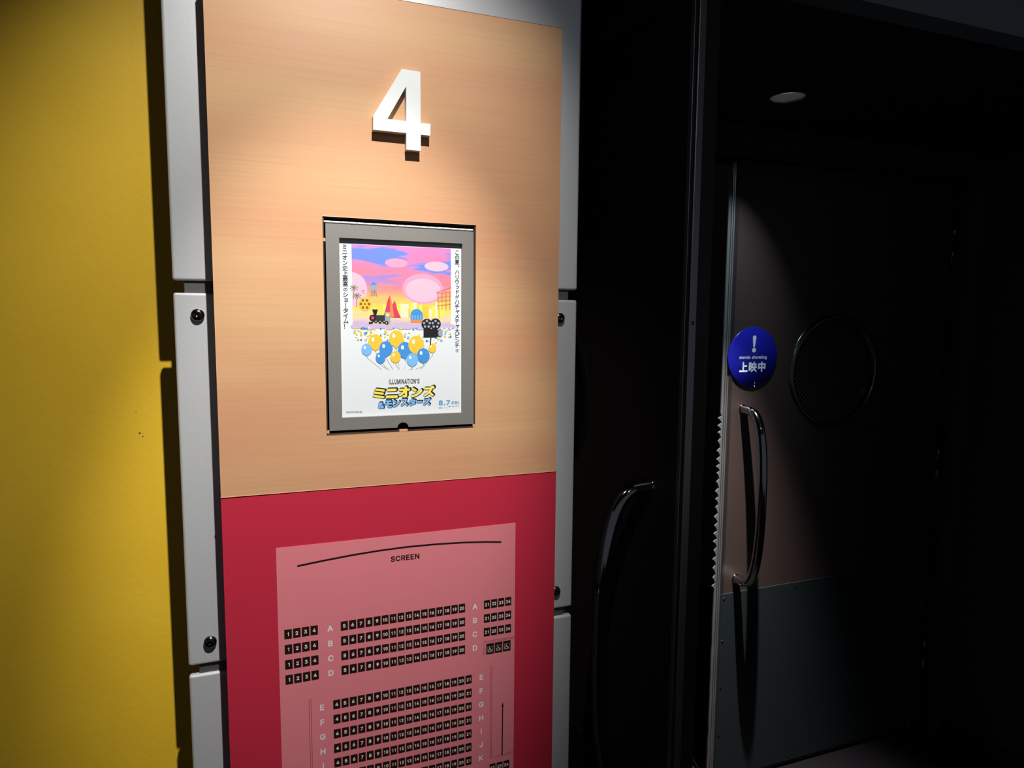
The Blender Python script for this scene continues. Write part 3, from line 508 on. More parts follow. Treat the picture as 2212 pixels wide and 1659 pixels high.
    'ン@title': (500, '90,-36 100,-37 152,-25 240,8 308,45 352,76 393,112 433,156 461,192 487,236 487,256 457,308 440,316 428,314 420,310 368,230 336,193 296,157 256,128 196,96 156,80 112,68 64,58 52,52 43,36 46,20 76,-27|195,208 212,204 229,212 264,248 268,260 265,276 212,326 131,388 116,394 100,390 60,348 58,336 60,324 68,314 120,275'),
    'ン@rim': (500, '87,-59 106,-59 158,-47 250,-13 322,27 370,61 410,97 478,177 510,233 511,249 508,265 474,323 462,332 446,338 430,338 414,332 398,318 374,276 320,209 282,174 246,148 182,114 110,90 54,79 34,65 22,41 24,13 59,-43 74,-54|190,185 218,182 234,188 246,197 286,241 291,261 287,281 278,297 251,321 142,408 118,416 94,412 78,401 42,361 35,341 39,317 53,297'),
    'ー@title': (500, '44,141 393,143 453,140 469,149 475,161 476,221 467,237 449,244 393,242 45,243 29,233 24,217 24,161 31,149'),
    'ー@rim': (500, '41,119 458,119 482,130 496,151 498,167 497,227 482,254 454,266 38,265 18,254 4,235 1,219 1,167 4,151 13,135 26,124'),
}
_glyphs = {}


def islands(loops):
    """each outer outline together with the holes inside it"""
    def area(p):
        return sum(p[i - 1][0] * p[i][1] - p[i][0] * p[i - 1][1] for i in range(len(p))) / 2

    def inside(q, p):
        r = False
        for i in range(len(p)):
            (x0, y0), (x1, y1) = p[i - 1], p[i]
            if (y0 > q[1]) != (y1 > q[1]) and q[0] < (x1 - x0) * (q[1] - y0) / (y1 - y0) + x0:
                r = not r
        return r
    groups = [[p] for p in loops if area(p) > 0]
    for p in loops:
        if area(p) < 0:
            for g in groups:
                if inside(p[0], g[0]):
                    g.append(p)
                    break
    return groups


def glyph(s, weight=''):
    """flat letter shapes for a string; weight picks a heavier cut of the characters"""
    key = (s, weight)
    if key not in _glyphs:
        v, f, x = [], [], 0.0
        for ch in s:
            if ch == ' ':
                x += 0.26
                continue
            adv, cs = OUTLINES.get(ch + '@' + weight) or OUTLINES[ch]
            loops = [[tuple(int(k) / 500 for k in p.split(',')) for p in c.split(' ')] for c in cs.split('|')]
            for group in islands(loops):
                tri = tessellate_polygon([[Vector((a, b, 0)) for a, b in lp] for lp in group])
                o_ = len(v)
                v += [(a + x, b) for lp in group for a, b in lp]
                f += [[i + o_ for i in t] for t in tri]
            x += adv / 500 + 0.03
        _glyphs[key] = (v, f)
    return _glyphs[key]


def fix(v, f):
    out = []
    for q in f:
        a = sum(v[q[i]][0] * v[q[(i + 1) % len(q)]][1] - v[q[(i + 1) % len(q)]][0] * v[q[i]][1] for i in range(len(q)))
        out.append(q if a > 0 else list(reversed(q)))
    return out


def text_fit(mb, s, x0, x1, z0, z1, y, material, off='', skew=0.0, ref=None, shift=(0, 0)):
    """the string stretched into the given rectangle; ref: rectangle is that of another weight of the string"""
    v, f = glyph(s, off)
    rv = glyph(s, ref)[0] if ref is not None else v
    xa, xb = min(p[0] for p in rv), max(p[0] for p in rv)
    za, zb = min(p[1] for p in rv), max(p[1] for p in rv)
    sx, sz = (x1 - x0) / (xb - xa), (z1 - z0) / (zb - za)
    q = [(x0 + (p[0] - xa) * sx + shift[0], z0 + (p[1] - za) * sz + (p[0] - xa) * sx * skew + shift[1]) for p in v]
    mb.add([(p[0], y, p[1]) for p in q], fix(q, f), material)


def text_at(mb, s, cx, z, size, y, material, off='', width=1.0):
    """string centred on cx with its baseline at z"""
    v, f = glyph(s, off)
    xa, xb = min(p[0] for p in v), max(p[0] for p in v)
    q = [(cx + (p[0] - (xa + xb) / 2) * size * width, z + p[1] * size) for p in v]
    mb.add([(p[0], y, p[1]) for p in q], fix(q, f), material)


def text_vertical(mb, chars, cx, ztop, pitch, size, y, material, off=''):
    z = ztop
    for ch in chars:
        k = 0.8 if ch in 'のが' and chars[0] != 'こ' or ch == 'が' else 1.0
        v, f = glyph(ch, off)
        cz = z - pitch / 2
        if len(ch) == 2:
            xa, xb = min(p[0] for p in v), max(p[0] for p in v)
            q = [((p[0] - (xa + xb) / 2), p[1] - 0.35) for p in v]
        else:
            q = [(p[0] - 0.5, p[1] - 0.38) for p in v]
        if ch == 'ー':
            q = [(p[1] * 0.9, -p[0]) for p in q]
        if ch == '、':
            q = [(p[0] + 0.55, p[1] + 0.5) for p in q]
        if ch in 'ョャッ':
            q = [(p[0] + 0.08, p[1] + 0.08) for p in q]
        q = [(cx + p[0] * size * k, cz + p[1] * size * k) for p in q]
        mb.add([(p[0], y, p[1]) for p in q], fix(q, f), material)
        z -= pitch


# ------------------------------------------------------------------ the setting
SOFFIT = Z0 + 0.734
CEIL = 2.68
YD = 0.812                     # front of the closed door leaf
HEAD = Z0 + 0.662
JL, JR = 0.480, 2.300          # door opening, left and right jamb
RW = 2.360                     # alcove's right wall
YW = 0.137                     # mustard wall
YF = 0.04                      # face of the pillar cladding and of the bulkhead

structure('floor', MB().box(-3.2, 4.2, -4.0, 2.8, -0.06, 0.0, M_CARPET), 'dark carpet floor of the foyer and door alcove', 'floor')
structure('ceiling', MB().box(-3.2, 4.2, -4.0, YF + 0.05, CEIL, CEIL + 0.06, M_BLACK), 'dark foyer ceiling above the sign panel', 'ceiling')
wl = MB().box(-3.2, 0.30, YW, YW + 0.08, 0, CEIL, M_YELLOW)
for cx, cz, r in ((-0.2745, 0.0, 0.0012), (-0.2705, -0.005, 0.0008), (-0.278, 0.032, 0.0006)):
    wl.flat([(cx + r * math.cos(a) * (1 + 0.4 * math.sin(3 * a)), Z0 - 0.03 + cz + r * math.sin(a)) for a in [2 * PI * k / 12 for k in range(12)]], YW - 0.0002, M_CORE)
structure('wall_left', wl, 'mustard yellow painted wall left of the pillar', 'wall')
structure('wall_center', MB().box(-0.180, 0.345, 0.056, YW, 0, CEIL, M_CORE)
          .box(0.30, 0.352, YW, 0.76, 0, CEIL, M_CORE), 'black core of the pillar behind the silver cladding', 'wall')
mb = MB()
mb.box(0.3825, 4.2, YF, YF + 0.05, SOFFIT, CEIL, M_FASCIA)
mb.box(RW, 4.2, YF, YF + 0.05, 0, SOFFIT, M_FASCIA)
structure('wall_front', mb, 'charcoal bulkhead wall over the door alcove', 'wall')
structure('wall_right', MB().box(RW, RW + 0.08, YF + 0.05, 2.6, 0, SOFFIT + 0.3, M_WARMBLACK), 'dark right wall of the door alcove', 'wall')
mb = MB()
mb.box(0.352, RW, 0.765, 0.765 + 0.11, HEAD, SOFFIT + 0.02, M_WARMBLACK)
mb.box(0.352, JL, 0.765, 0.765 + 0.11, 0, HEAD, M_WARMBLACK)
mb.box(JR, RW, 0.765, 0.765 + 0.11, 0, HEAD, M_WARMBLACK)
structure('wall_back', mb, 'dark wall above and beside the double doors', 'wall')
mb = MB()
mb.box(JL - 0.012, JR, 0.79, 0.90, HEAD - 0.014, HEAD, M_FRAMEBLACK)
mb.box(JR - 0.014, JR, 0.79, 0.90, 0, HEAD, M_FRAMEBLACK)
structure('trim_1', mb, 'black frame lining of the double door opening', 'door frame')
structure('wall_far', MB().box(0.0, 3.0, 2.6, 2.7, 0, 2.6, M_BLACK), 'black wall of the dark passage beyond the open door', 'wall')
structure('baseboard_right', MB().box(RW - 0.014, RW, YF + 0.05, 0.765, 0, 0.07, M_FRAMEBLACK), 'low black skirting along the alcove right wall', 'baseboard')

# alcove soffit with the round hole of its downlight
DLX, DLY, DLR = 1.222, 0.515, 0.045
soff = MB()
outer = [(0.352, YF + 0.05), (RW, YF + 0.05), (RW, 0.765), (0.352, 0.765)]
tri_loops = [outer, circle(DLX, DLY, DLR, 40)]
tmp = MB().prism(tri_loops, 0.0, 0.03, M_BLACK)
soff.add([(x, z, SOFFIT + y) for x, y, z in tmp.v], [list(reversed(f)) for f in tmp.f], M_BLACK)
tag(soff.build('ceiling'), 'low black soffit over the door alcove', 'ceiling', None, 'structure')

dl = thing('downlight', (DLX, DLY, SOFFIT), 'small round recessed downlight in the black alcove soffit', 'light')
MB().lathe((0, 0, 0), (0, 0, 1), [(DLR + 0.004, -0.0015), (DLR - 0.0005, -0.002), (DLR - 0.0015, 0.0), (DLR - 0.0015, 0.01)], M_ALU, 40).build('trim_ring', dl)
MB().lathe((0, 0, 0), (0, 0, 1), [(DLR - 0.0016, 0.002), (DLR - 0.003, 0.03), (DLR - 0.008, 0.055), (DLR - 0.02, 0.072), (0.002, 0.078)], M_REFLECTOR, 40).build('reflector', dl)
MB().lathe((0, 0, 0), (0, 0, 1), [(DLR - 0.003, 0.022), (0.0005, 0.020)], M_GLOWDISC, 40).build('glow_disc', dl)  # added disc, its glow greys the opening in place of a lit reflector

# ------------------------------------------------------------------ doors


def bow_path(d, z0, z1, stand, side, n=28):
    """bow pull: straight posts, tight corners and an arched grip. side=-1 is the outer face"""
    pts = [(d, 0.0, z1)]
    ks = 26
    for i in range(ks + 1):
        t = i / ks
        # superelliptic arch so that the ends turn in quickly
        a = PI * (1 - t)
        s = max(math.sin(a), 0.0) ** 0.55
        z = (z0 + z1) / 2 + (z1 - z0) / 2 * math.copysign(abs(math.cos(a)) ** 0.80, -math.cos(a))
        pts.append((d, side * stand * (0.05 + 0.95 * s), z))
    pts.append((d, 0.0, z0))
    return pts


def door_leaf(root, s, W, H, T, port_d, handles, kick, edge_screws, setback):
    """s=+1: leaf runs along +x from the hinge; s=-1: along -x. local y=0 is the outer face"""
    X = lambda d: s * d
    xa, xb = sorted((X(0.004), X(W)))
    PZ, PR = Z0 - 0.034, 0.190
    hole = circle(X(W - port_d), PZ, PR, 56)
    o = MB().prism([[(xa, 0.008), (xb, 0.008), (xb, H), (xa, H)], hole], 0.0, T, M_DOOR)
    leaf = o.build('leaf', root, 0.0015, 1)
    MB().lathe((X(W - port_d), 0, PZ), (0, -1, 0), [(PR - 0.012, -0.012), (PR - 0.012, 0.004), (PR - 0.006, 0.007), (PR + 0.006, 0.005), (PR + 0.010, 0.0)], M_RIM, 64).build('porthole_rim', root)
    g = MB()
    g.prism([circle(0, 0, PR + 0.001, 56)], 0.008, 0.016, M_GLASS)
    gl = g.build('porthole_glass', root)
    gl.location = (X(W - port_d), 0, PZ)
    # free edge: aluminium channel
    e0, e1 = sorted((X(W), X(W + 0.004)))
    MB().box(e0, e1, 0.004, 0.018, 0.01, H - 0.004, M_ALU).build('edge_strip', root, 0.0012)
    f0, f1 = sorted((X(W - 0.010), X(W - 0.001)))
    MB().box(f0, f1, -0.0018, 0.001, 0.01, H - 0.004, M_ALU if s > 0 else M_FRAMEBLACK).build('edge_moulding', root, 0.0006)
    for (z, ) in edge_screws:
        MB().lathe((X(W + 0.004), 0.011, z), (s, 0, 0), [(0.0032, -0.001), (0.0030, 0.0012), (0.0008, 0.0018)], M_CHROME, 14).build('edge_screw', root)
    for side, stand, rad in handles:
        d = X(W - setback)
        drop = 0.013 if s > 0 else 0.0
        y = 0.0 if side < 0 else T
        pts = [(p[0], y + p[1], p[2]) for p in bow_path(d, Z0 - 0.727 - drop, Z0 - 0.150 - drop, stand, side)]
        h = MB().tube(pts, rad, M_CHROME, 20).build('pull_handle', root)
        for z in (Z0 - 0.150 - drop, Z0 - 0.727 - drop):
            h['label'] = 'chrome bow shaped pull handle'
            MB().lathe((d, y, z), (0, side, 0), [(0.0172, -0.001), (0.0172, 0.0015), (0.0152, 0.0022)], M_CHROME, 24).build('rose', h)
    k0, k1 = sorted((X(0.03), X(W - 0.002)))
    MB().box(k0, k1, -0.0032, 0.001, 0.02, kick, M_KICK).build('kick_plate', root, 0.0012, 2)
    for i in range(4):
        d = 0.05 + (W - 0.072) * i / 3 if i < 3 else W - 0.012
        for z in ((kick - 0.017, 0.04) if i < 3 else (kick - 0.017, kick - 0.165, kick - 0.33, kick - 0.5)):
            MB().lathe((X(d), -0.0032, z), (0, -1, 0), [(0.0038, -0.0005), (0.0030, 0.0014), (0.0005, 0.0019)], M_CHROME, 12).build('plate_screw', root)
    for z in (0.30, Z0 - 0.395, Z0 + 0.430):
        MB().tube([(X(-0.002), -0.008, z - 0.076), (X(-0.002), -0.008, z - 0.003)], 0.0075, M_RIM, 14).tube(
            [(X(-0.002), -0.008, z + 0.003), (X(-0.002), -0.008, z + 0.076)], 0.0075, M_RIM, 14).box(
            *sorted((X(0.0), X(0.030))), -0.0015, 0.001, z - 0.075, z + 0.075, M_RIM).build('hinge', root)
    return leaf


LEAF_H = Z0 + 0.643
d1 = thing('door_1', (2.272, YD, 0), 'closed dark brown theatre door leaf with round porthole and blue sign', 'door', None, 'structure')
door_leaf(d1, -1, 0.964, LEAF_H, 0.045, 0.442, ((-1, 0.105, 0.015),), Z0 - 0.772, (), 0.060)
# the worn grey seal along the meeting edge of the closed leaf, with a nibbled outer edge
seal = [(-0.978, Z0 + 0.60), (-0.988, Z0 + 0.60)]
z = Z0 + 0.60
rng = random.Random(4)
while z > Z0 - 0.16:
    z -= 0.02
    seal.append((-0.988, z))
while z > Z0 - 0.75:
    st = rng.uniform(0.020, 0.034)
    seal.append((-0.983, z - st * 0.35))
    seal.append((-0.994 + rng.uniform(-0.003, 0.002), z - st * 0.7))
    z -= st
    seal.append((-0.987, z))
while z > 0.05:
    z -= 0.04
    seal.append((-0.987 + rng.uniform(-0.0007, 0.0007), z))
seal.append((-0.978, z))
MB().prism([list(reversed(seal))], 0.006, 0.010, M_SEAL).build('edge_seal', d1)['label'] = 'worn grey seal with nibbled edge'
MB().box(-0.9765, -0.9725, 0.003, 0.008, 0.02, LEAF_H - 0.01, M_ALU).build('edge_trim', d1, 0.001)

HX, HY, FX, FY = 0.505, 0.800, 0.559, -0.010
ang = math.atan2(FY - HY, FX - HX)
WL = math.hypot(FX - HX, FY - HY)
d2 = thing('door_2', (HX, HY, 0), 'open black theatre door leaf seen edge on beside the pillar', 'door', None, 'structure', ang)
door_leaf(d2, 1, WL, LEAF_H + 0.033, 0.048, 0.505, ((-1, 0.098, 0.015), (1, 0.045, 0.012)), Z0 - 0.772, ((Z0 + 0.136,),), 0.090)

sg = thing('showing_sign', (1.394, YD, Z0 + 0.022), 'round royal blue sign with white exclamation mark on the dark door', 'sign')
MB().lathe((0, 0, 0), (0, -1, 0), [(0.0005, 0.0), (0.098, 0.0), (0.0985, 0.0045), (0.097, 0.006), (0.0005, 0.006)], M_BLUE, 72).build('disc', sg)
q = MB()
bang = circle(0.0025, 0.0638, 0.0066, 14, None, 0, PI) + [(-0.0010, 0.0335), (0.0012, 0.0318), (0.0034, 0.0335)]
bang = [(0.0092, 0.0640)] + circle(0.0022, 0.0640, 0.0070, 14, 0.0070, 0, PI)[1:] + [(-0.0016, 0.0340), (0.0003, 0.0322), (0.0030, 0.0322), (0.0048, 0.0340)]
q.flat(bang, -0.0064, M_SIGNWHITE)
q.flat(circle(0.0018, 0.0228, 0.0076, 28), -0.0064, M_SIGNWHITE)
q.build('exclamation_mark', sg)
q = MB()
text_fit(q, 'movie showing', -0.0545, 0.0545, -0.0085, 0.0052, -0.0064, M_SIGNWHITE)
q.build('english_lettering', sg)
q = MB()
for i, ch in enumerate('上映中'):
    x = -0.0535 + i * 0.0372
    text_fit(q, ch, x, x + (0.0325 if i < 2 else 0.0305), -0.0485, -0.0150, -0.0064, M_SIGNWHITE, 'sign')
q.build('japanese_lettering', sg)
q = MB()
q.flat([(0.0060, -0.0905), (0.0105, -0.0935), (0.0128, -0.0985), (0.0095, -0.0972)], -0.0066, M_SIGNWHITE)
q.flat([(0.0085, -0.0812), (0.0100, -0.0830), (0.0112, -0.0885), (0.0098, -0.0862)], -0.0066, M_SIGNWHITE)
q.build('chip', sg)

# ------------------------------------------------------------------ pillar cladding
PL, PR_ = -0.2122, 0.3820


GROUP_CLAD = 'silver cladding panels of the pillar'
cu = thing('cladding_panel', (0.085, YF, Z0 + 0.188), 'tall silver metal cladding panel at the top of the pillar, above both joints', 'cladding panel', GROUP_CLAD)
cm = thing('cladding_panel', (0.085, YF, Z0 - 0.350), 'middle silver metal cladding panel of the pillar with dark round bolts', 'cladding panel', GROUP_CLAD)
cl = thing('cladding_panel', (0.085, YF, 0.0), 'bottom silver metal cladding panel of the pillar below the lower joint', 'cladding panel', GROUP_CLAD)


def clad(root, z0, z1):
    rx, rz_ = root.location.x, root.location.z
    o = MB().box(PL - rx, PR_ - rx, 0, 0.011, z0 - rz_, z1 - rz_, M_SILVER).build('sheet', root, 0.0035, 4)
    MB().box(PR_ - 0.011 - rx, PR_ - 0.0005 - rx, 0.0112, 0.50, z0 + 0.002 - rz_, z1 - 0.002 - rz_, M_SILVER).build('side_return', root, 0.002, 2)
    return o


clad(cu, Z0 + 0.1882, CEIL - 0.01)
clad(cm, Z0 - 0.3492, Z0 + 0.1720)
clad(cl, 0.005, Z0 - 0.3640)
for x in (-0.1830, 0.3503):
    for z in (0.1425, -0.3170):
        bolt_o = MB().lathe((x - cm.location.x, 0, Z0 + z - cm.location.z), (0, -1, 0),
                            [(0.0085, -0.001), (0.0085, 0.0030), (0.0082, 0.0040), (0.0066, 0.0058), (0.0036, 0.0068), (0.0018, 0.0069), (0.0016, 0.0062), (0.0003, 0.0061)], M_BOLT, 32).build('bolt', cm)
for root, za, zb in ((cu, 0.1723, 0.1879), (cl, -0.3637, -0.3495)):
    rx, rz_ = root.location.x, root.location.z
    MB().box(-0.199 - rx, 0.368 - rx, 0.0045, 0.0150, Z0 + za - rz_, Z0 + zb - rz_, M_PLATE).build('joint_plate', root, 0.0008, 1)

# ------------------------------------------------------------------ the sign panel
XL, XR, ZT, ZS = -0.1600, 0.3300, Z0 + 0.5735, Z0 - 0.1008
PD = 0.0325
RX0, RX1, RZ0, RZ1 = -0.0215, 0.1958, Z0 - 0.0238, Z0 + 0.2772     # opening of the poster box
ip = thing('sign_panel', (0.085, 0, 0.0), 'tall two tone sign panel, copper above and crimson below, on silver pillar', 'sign panel')
rx, rz_ = 0.085, 0.0


def loc(loop):
    return [(p[0] - rx, p[1] - rz_) for p in loop]


notch = circle(0.0866, RZ0, 0.0085, 12, 0.0055, 0, PI)
opening = [(RX0, RZ0)] + list(reversed([(2 * 0.0866 - p[0], p[1]) for p in notch])) [:0] + [(RX1, RZ0), (RX1, RZ1), (RX0, RZ1)]
MB().prism([loc([(XL, ZS), (XR, ZS), (XR, ZT), (XL, ZT)]), loc(opening)], 0.0, PD, M_COPPER, M_COPPER).build('copper_face', ip, 0.0005, 2)['label'] = 'brushed copper coloured upper half'
MB().prism([loc([(XL, 0.004), (XR, 0.004), (XR, ZS - 0.0004), (XL, ZS - 0.0004)])], 0.0004, PD, M_RED).build('crimson_face', ip, 0.0010, 2)['label'] = 'crimson lower half'
box = MB()
e = 0.0006
box.box(RX0 + e - rx, RX1 - e - rx, 0.0288, 0.0318, RZ0 + e - rz_, RZ1 - e - rz_, M_RECESS)
for a in ((RX0 + e, RX0 + 0.0016, RZ0 + e, RZ1 - e), (RX1 - 0.0016, RX1 - e, RZ0 + e, RZ1 - e), (RX0 + e, RX1 - e, RZ1 - 0.0016, RZ1 - e), (RX0 + e, RX1 - e, RZ0 + e, RZ0 + 0.0016)):
    box.box(a[0] - rx, a[1] - rx, 0.0012, 0.0312, a[2] - rz_, a[3] - rz_, M_RECESS)
box.build('recess_lining', ip)
for cx, cz in ((RX0 + 0.002, RZ0 + 0.0045), (RX1 - 0.002, RZ0 + 0.003), (RX0 + 0.0016, RZ1 - 0.031)):
    MB().box(cx - 0.0016 - rx, cx + 0.0016 - rx, 0.0005, 0.004, cz - 0.0022 - rz_, cz + 0.0022 - rz_, M_COPPER).build('corner_tab', ip)
MB().box(0.0866 - 0.006 - rx, 0.0866 + 0.006 - rx, 0.0002, 0.004, RZ0 - rz_, RZ0 + 0.003 - rz_, M_COPPER).build('finger_tab', ip)

# the raised numeral
num = [(0.0858, 0.4789), (0.1116, 0.4787), (0.1117, 0.4106), (0.1255, 0.4106), (0.1253, 0.3946), (0.1117, 0.3946), (0.1115, 0.3728),
       (0.0914, 0.3728), (0.0914, 0.3948), (0.0461, 0.3948), (0.0465, 0.4131)]
hole = [(0.0916, 0.4567), (0.0657, 0.4109), (0.0916, 0.4109)]
nx, nz = 0.0858, Z0 + 0.3728
nb = MB().prism([[(p[0] - nx, p[1] + Z0 - nz) for p in reversed(num)], [(p[0] - nx, p[1] + Z0 - nz) for p in hole]], -0.0120, 0.0, M_WHITE)
nob = nb.build('numeral_four', None, 0.0006, 2)
nob.location = (nx, 0, nz)
tag(nob, 'raised white numeral 4 fixed on the copper upper half of the panel', 'number sign')

# ------------------------------------------------------------------ poster display flap and poster
pf = thing('poster_frame', (0.088, 0.004, Z0 - 0.018), 'grey hinged display frame set in the copper panel around a film poster', 'frame')
ax, az = 0.088, Z0 - 0.018
fo = [(-0.0172, -0.0182)] + [(0.0866 + 0.0082 * math.cos(a), -0.0182 + 0.0072 * math.sin(a)) for a in [PI * (1 - i / 14) for i in range(15)]] + [(0.1946, -0.0182), (0.1936, 0.2688), (-0.0177, 0.2694)]
fi = [(0.0004, -0.0006), (0.1763, -0.0006), (0.1763, 0.2502), (0.0004, 0.2502)]
L = lambda lp: [(p[0] - ax, p[1] + Z0 - az) for p in lp]
MB().prism([L(fo), L(fi)], 0.0, 0.0050, M_FRAME).build('frame', pf, 0.0004, 2)
hg = MB()
hn = 19
for i in range(hn):
    xa = -0.0200 + (0.1934 + 0.0200) * i / hn
    xb = -0.0200 + (0.1934 + 0.0200) * (i + 1) / hn - 0.0005
    z = 0.2708 - 0.0006 * i / hn
    hg.tube([(xa - ax, 0.0002, z + Z0 - az), (xb - ax, 0.0002, z + Z0 - az)], 0.0015, M_HINGE, 12)
hg.box(-0.0177 - ax, 0.1934 - ax, 0.0016, 0.003, 0.266 + Z0 - az, 0.2712 + Z0 - az, M_HINGE)
hg.build('piano_hinge', pf)['label'] = 'bright steel hinge along the top edge'

po = thing('film_poster', (0.088, 0.0105, Z0 - 0.003), 'small white film poster with pink sunset picture inside the grey frame', 'poster')
px, pz = 0.088, Z0 - 0.003
T_ = lambda p: (p[0] - px, p[1] + Z0 - pz)
YP = -0.0006
MB().box(-0.003 - px, 0.1795 - px, YP + 0.00003, YP + 0.0010, -0.003 + Z0 - pz, 0.2535 + Z0 - pz, M_PAPER).build('sheet', po)


def ink(name, c):
    return mat(name, c, 0.45, 0.0, 0.3)


M_SKY = ink('sunset picture', (0.8, 0.3, 0.4))
_n, _l, _b = nodes_of(M_SKY)
_tc = _n.new('ShaderNodeTexCoord')
_sep = _n.new('ShaderNodeSeparateXYZ')
_l.new(_tc.outputs['Object'], _sep.inputs[0])
_wob = noise(M_SKY, 42, 4, (0.35, 1, 1.5), 0.6, (0, math.radians(-24), 0))
_mr = _n.new('ShaderNodeMapRange')
_mr.inputs['From Min'].default_value = 0.128 + Z0 - pz
_mr.inputs['From Max'].default_value = 0.2427 + Z0 - pz
_l.new(_sep.outputs['Z'], _mr.inputs['Value'])
_add = _n.new('ShaderNodeMath')
_add.operation = 'MULTIPLY_ADD'
_add.inputs[1].default_value = 0.34
_l.new(_wob.outputs['Fac'], _add.inputs[0])
_sub = _n.new('ShaderNodeMath')
_sub.operation = 'SUBTRACT'
_sub.inputs[1].default_value = 0.17
_l.new(_mr.outputs['Result'], _sub.inputs[0])
_l.new(_sub.outputs[0], _add.inputs[2])
_base = ramp(M_SKY, _add.outputs[0], [(0.02, (0.55, 0.42, 0.66)), (0.10, (0.78, 0.62, 0.42)), (0.22, (0.85, 0.66, 0.10)), (0.36, (0.86, 0.45, 0.18)),
                                      (0.52, (0.82, 0.22, 0.27)), (0.72, (0.80, 0.22, 0.36)), (0.95, (0.72, 0.22, 0.50))])
_cl = noise(M_SKY, 30, 3, (0.30, 1, 1.35), 0.55, (0, math.radians(-22), 0))
_mask = ramp(M_SKY, _cl.outputs['Fac'], [(0.485, (0, 0, 0)), (0.545, (1, 1, 1))])
_hi = _n.new('ShaderNodeMapRange')
_hi.inputs['From Min'].default_value = 0.180 + Z0 - pz
_hi.inputs['From Max'].default_value = 0.205 + Z0 - pz
_l.new(_sep.outputs['Z'], _hi.inputs['Value'])
_mul = _n.new('ShaderNodeMath')
_mul.operation = 'MULTIPLY'
_l.new(_mask.outputs['Color'], _mul.inputs[0])
_l.new(_hi.outputs['Result'], _mul.inputs[1])
_l.new(mix_color(M_SKY, _mul.outputs[0], _base.outputs['Color'], (0.16, 0.25, 0.76)), _b.inputs['Base Color'])

K = {n_: ink('poster ' + n_, c) for n_, c in dict(
    rose=(0.80, 0.34, 0.50), blush=(0.84, 0.48, 0.60), yellow=(0.85, 0.55, 0.05), lemon=(0.86, 0.74, 0.12), blue=(0.06, 0.28, 0.68), sky=(0.20, 0.48, 0.86),
    navy=(0.03, 0.08, 0.28), red=(0.66, 0.05, 0.12), orange=(0.80, 0.26, 0.06), black=(0.015, 0.015, 0.018), dark=(0.035, 0.045, 0.05), green=(0.12, 0.22, 0.08),
    lilac=(0.58, 0.46, 0.66), steel=(0.32, 0.36, 0.42), brown=(0.28, 0.12, 0.05), cream=(0.82, 0.74, 0.50), white=(0.80, 0.82, 0.84), date=(0.13, 0.30, 0.56)).items()}

art = MB()
layer = [YP]


def put(pts, color, step=0.000004):
    layer[0] -= step
    art.flat([T_(p) for p in pts], layer[0], color if not isinstance(color, str) else K[color])


def line(pts, w, color):
    layer[0] -= 0.000004
    art.stroke([T_(p) for p in pts], w, layer[0], K[color])


put([(0.0175, 0.1275), (0.1607, 0.1275), (0.1607, 0.2427), (0.0175, 0.2427)], M_SKY)
# plain rounded evening clouds
put(circle(0.1185, 0.183, 0.030, 40, 0.022), 'rose')
put(circle(0.1190, 0.181, 0.026, 40, 0.017), 'blush')
put(circle(0.1390, 0.216, 0.018, 28, 0.007), 'blush')
put(circle(0.0800, 0.219, 0.016, 28, 0.0065), 'rose')
put([p for p in circle(0.0175, 0.180, 0.021, 20, 0.024, -PI / 2, PI / 2)], 'blush')
hill_y = layer[0] - 0.000002
q = MB()
# skyline
rng = random.Random(11)
x = 0.060
while x < 0.148:
    w = rng.uniform(0.003, 0.007)
    h = rng.uniform(0.006, 0.017)
    put([(x, 0.141), (x + w, 0.141), (x + w, 0.148 + h), (x, 0.148 + h)], rng.choice(['yellow', 'lemon', 'cream']))
    x += w * 0.9
# scaffold building at the right
for zf in (0.158, 0.164, 0.170, 0.176):
    put([(0.140, zf), (0.1607, zf + 0.003), (0.1607, zf + 0.0045), (0.140, zf + 0.0015)], 'orange')
for xf in (0.141, 0.147, 0.153, 0.159):
    line([(xf, 0.153), (xf, 0.179)], 0.0008, 'brown')
line([(0.138, 0.178), (0.1607, 0.186)], 0.0008, 'red')
# water tower
for dx in (-0.004, -0.0013, 0.0013, 0.004):
    line([(0.0475 + dx, 0.171), (0.0475 + dx * 0.6, 0.180)], 0.0006, 'dark')
put([(0.0430, 0.179), (0.0520, 0.179), (0.0515, 0.187), (0.0435, 0.187)], 'steel')
put([(0.0425, 0.187), (0.0525, 0.187), (0.0475, 0.192)], 'blue')
# palms
for bx, bz in ((0.020, 0.183), (0.024, 0.172)):
    line([(bx - 0.001, bz - 0.016), (bx, bz)], 0.0008, 'brown')
    for k in range(8):
        a = 2 * PI * k / 8 + 0.2
        line([(bx, bz), (bx + 0.0035 * math.cos(a), bz + 0.0034 * math.sin(a)), (bx + 0.0060 * math.cos(a), bz + 0.0042 * math.sin(a) - 0.001)], 0.0008, 'green')
# film reel
put(circle(0.0350, 0.160, 0.0095, 32), 'yellow')
for k in range(6):
    put(circle(0.0350 + 0.0058 * math.cos(k * PI / 3), 0.160 + 0.0058 * math.sin(k * PI / 3), 0.0020, 14), 'brown')
put(circle(0.0350, 0.160, 0.0015, 14), 'brown')
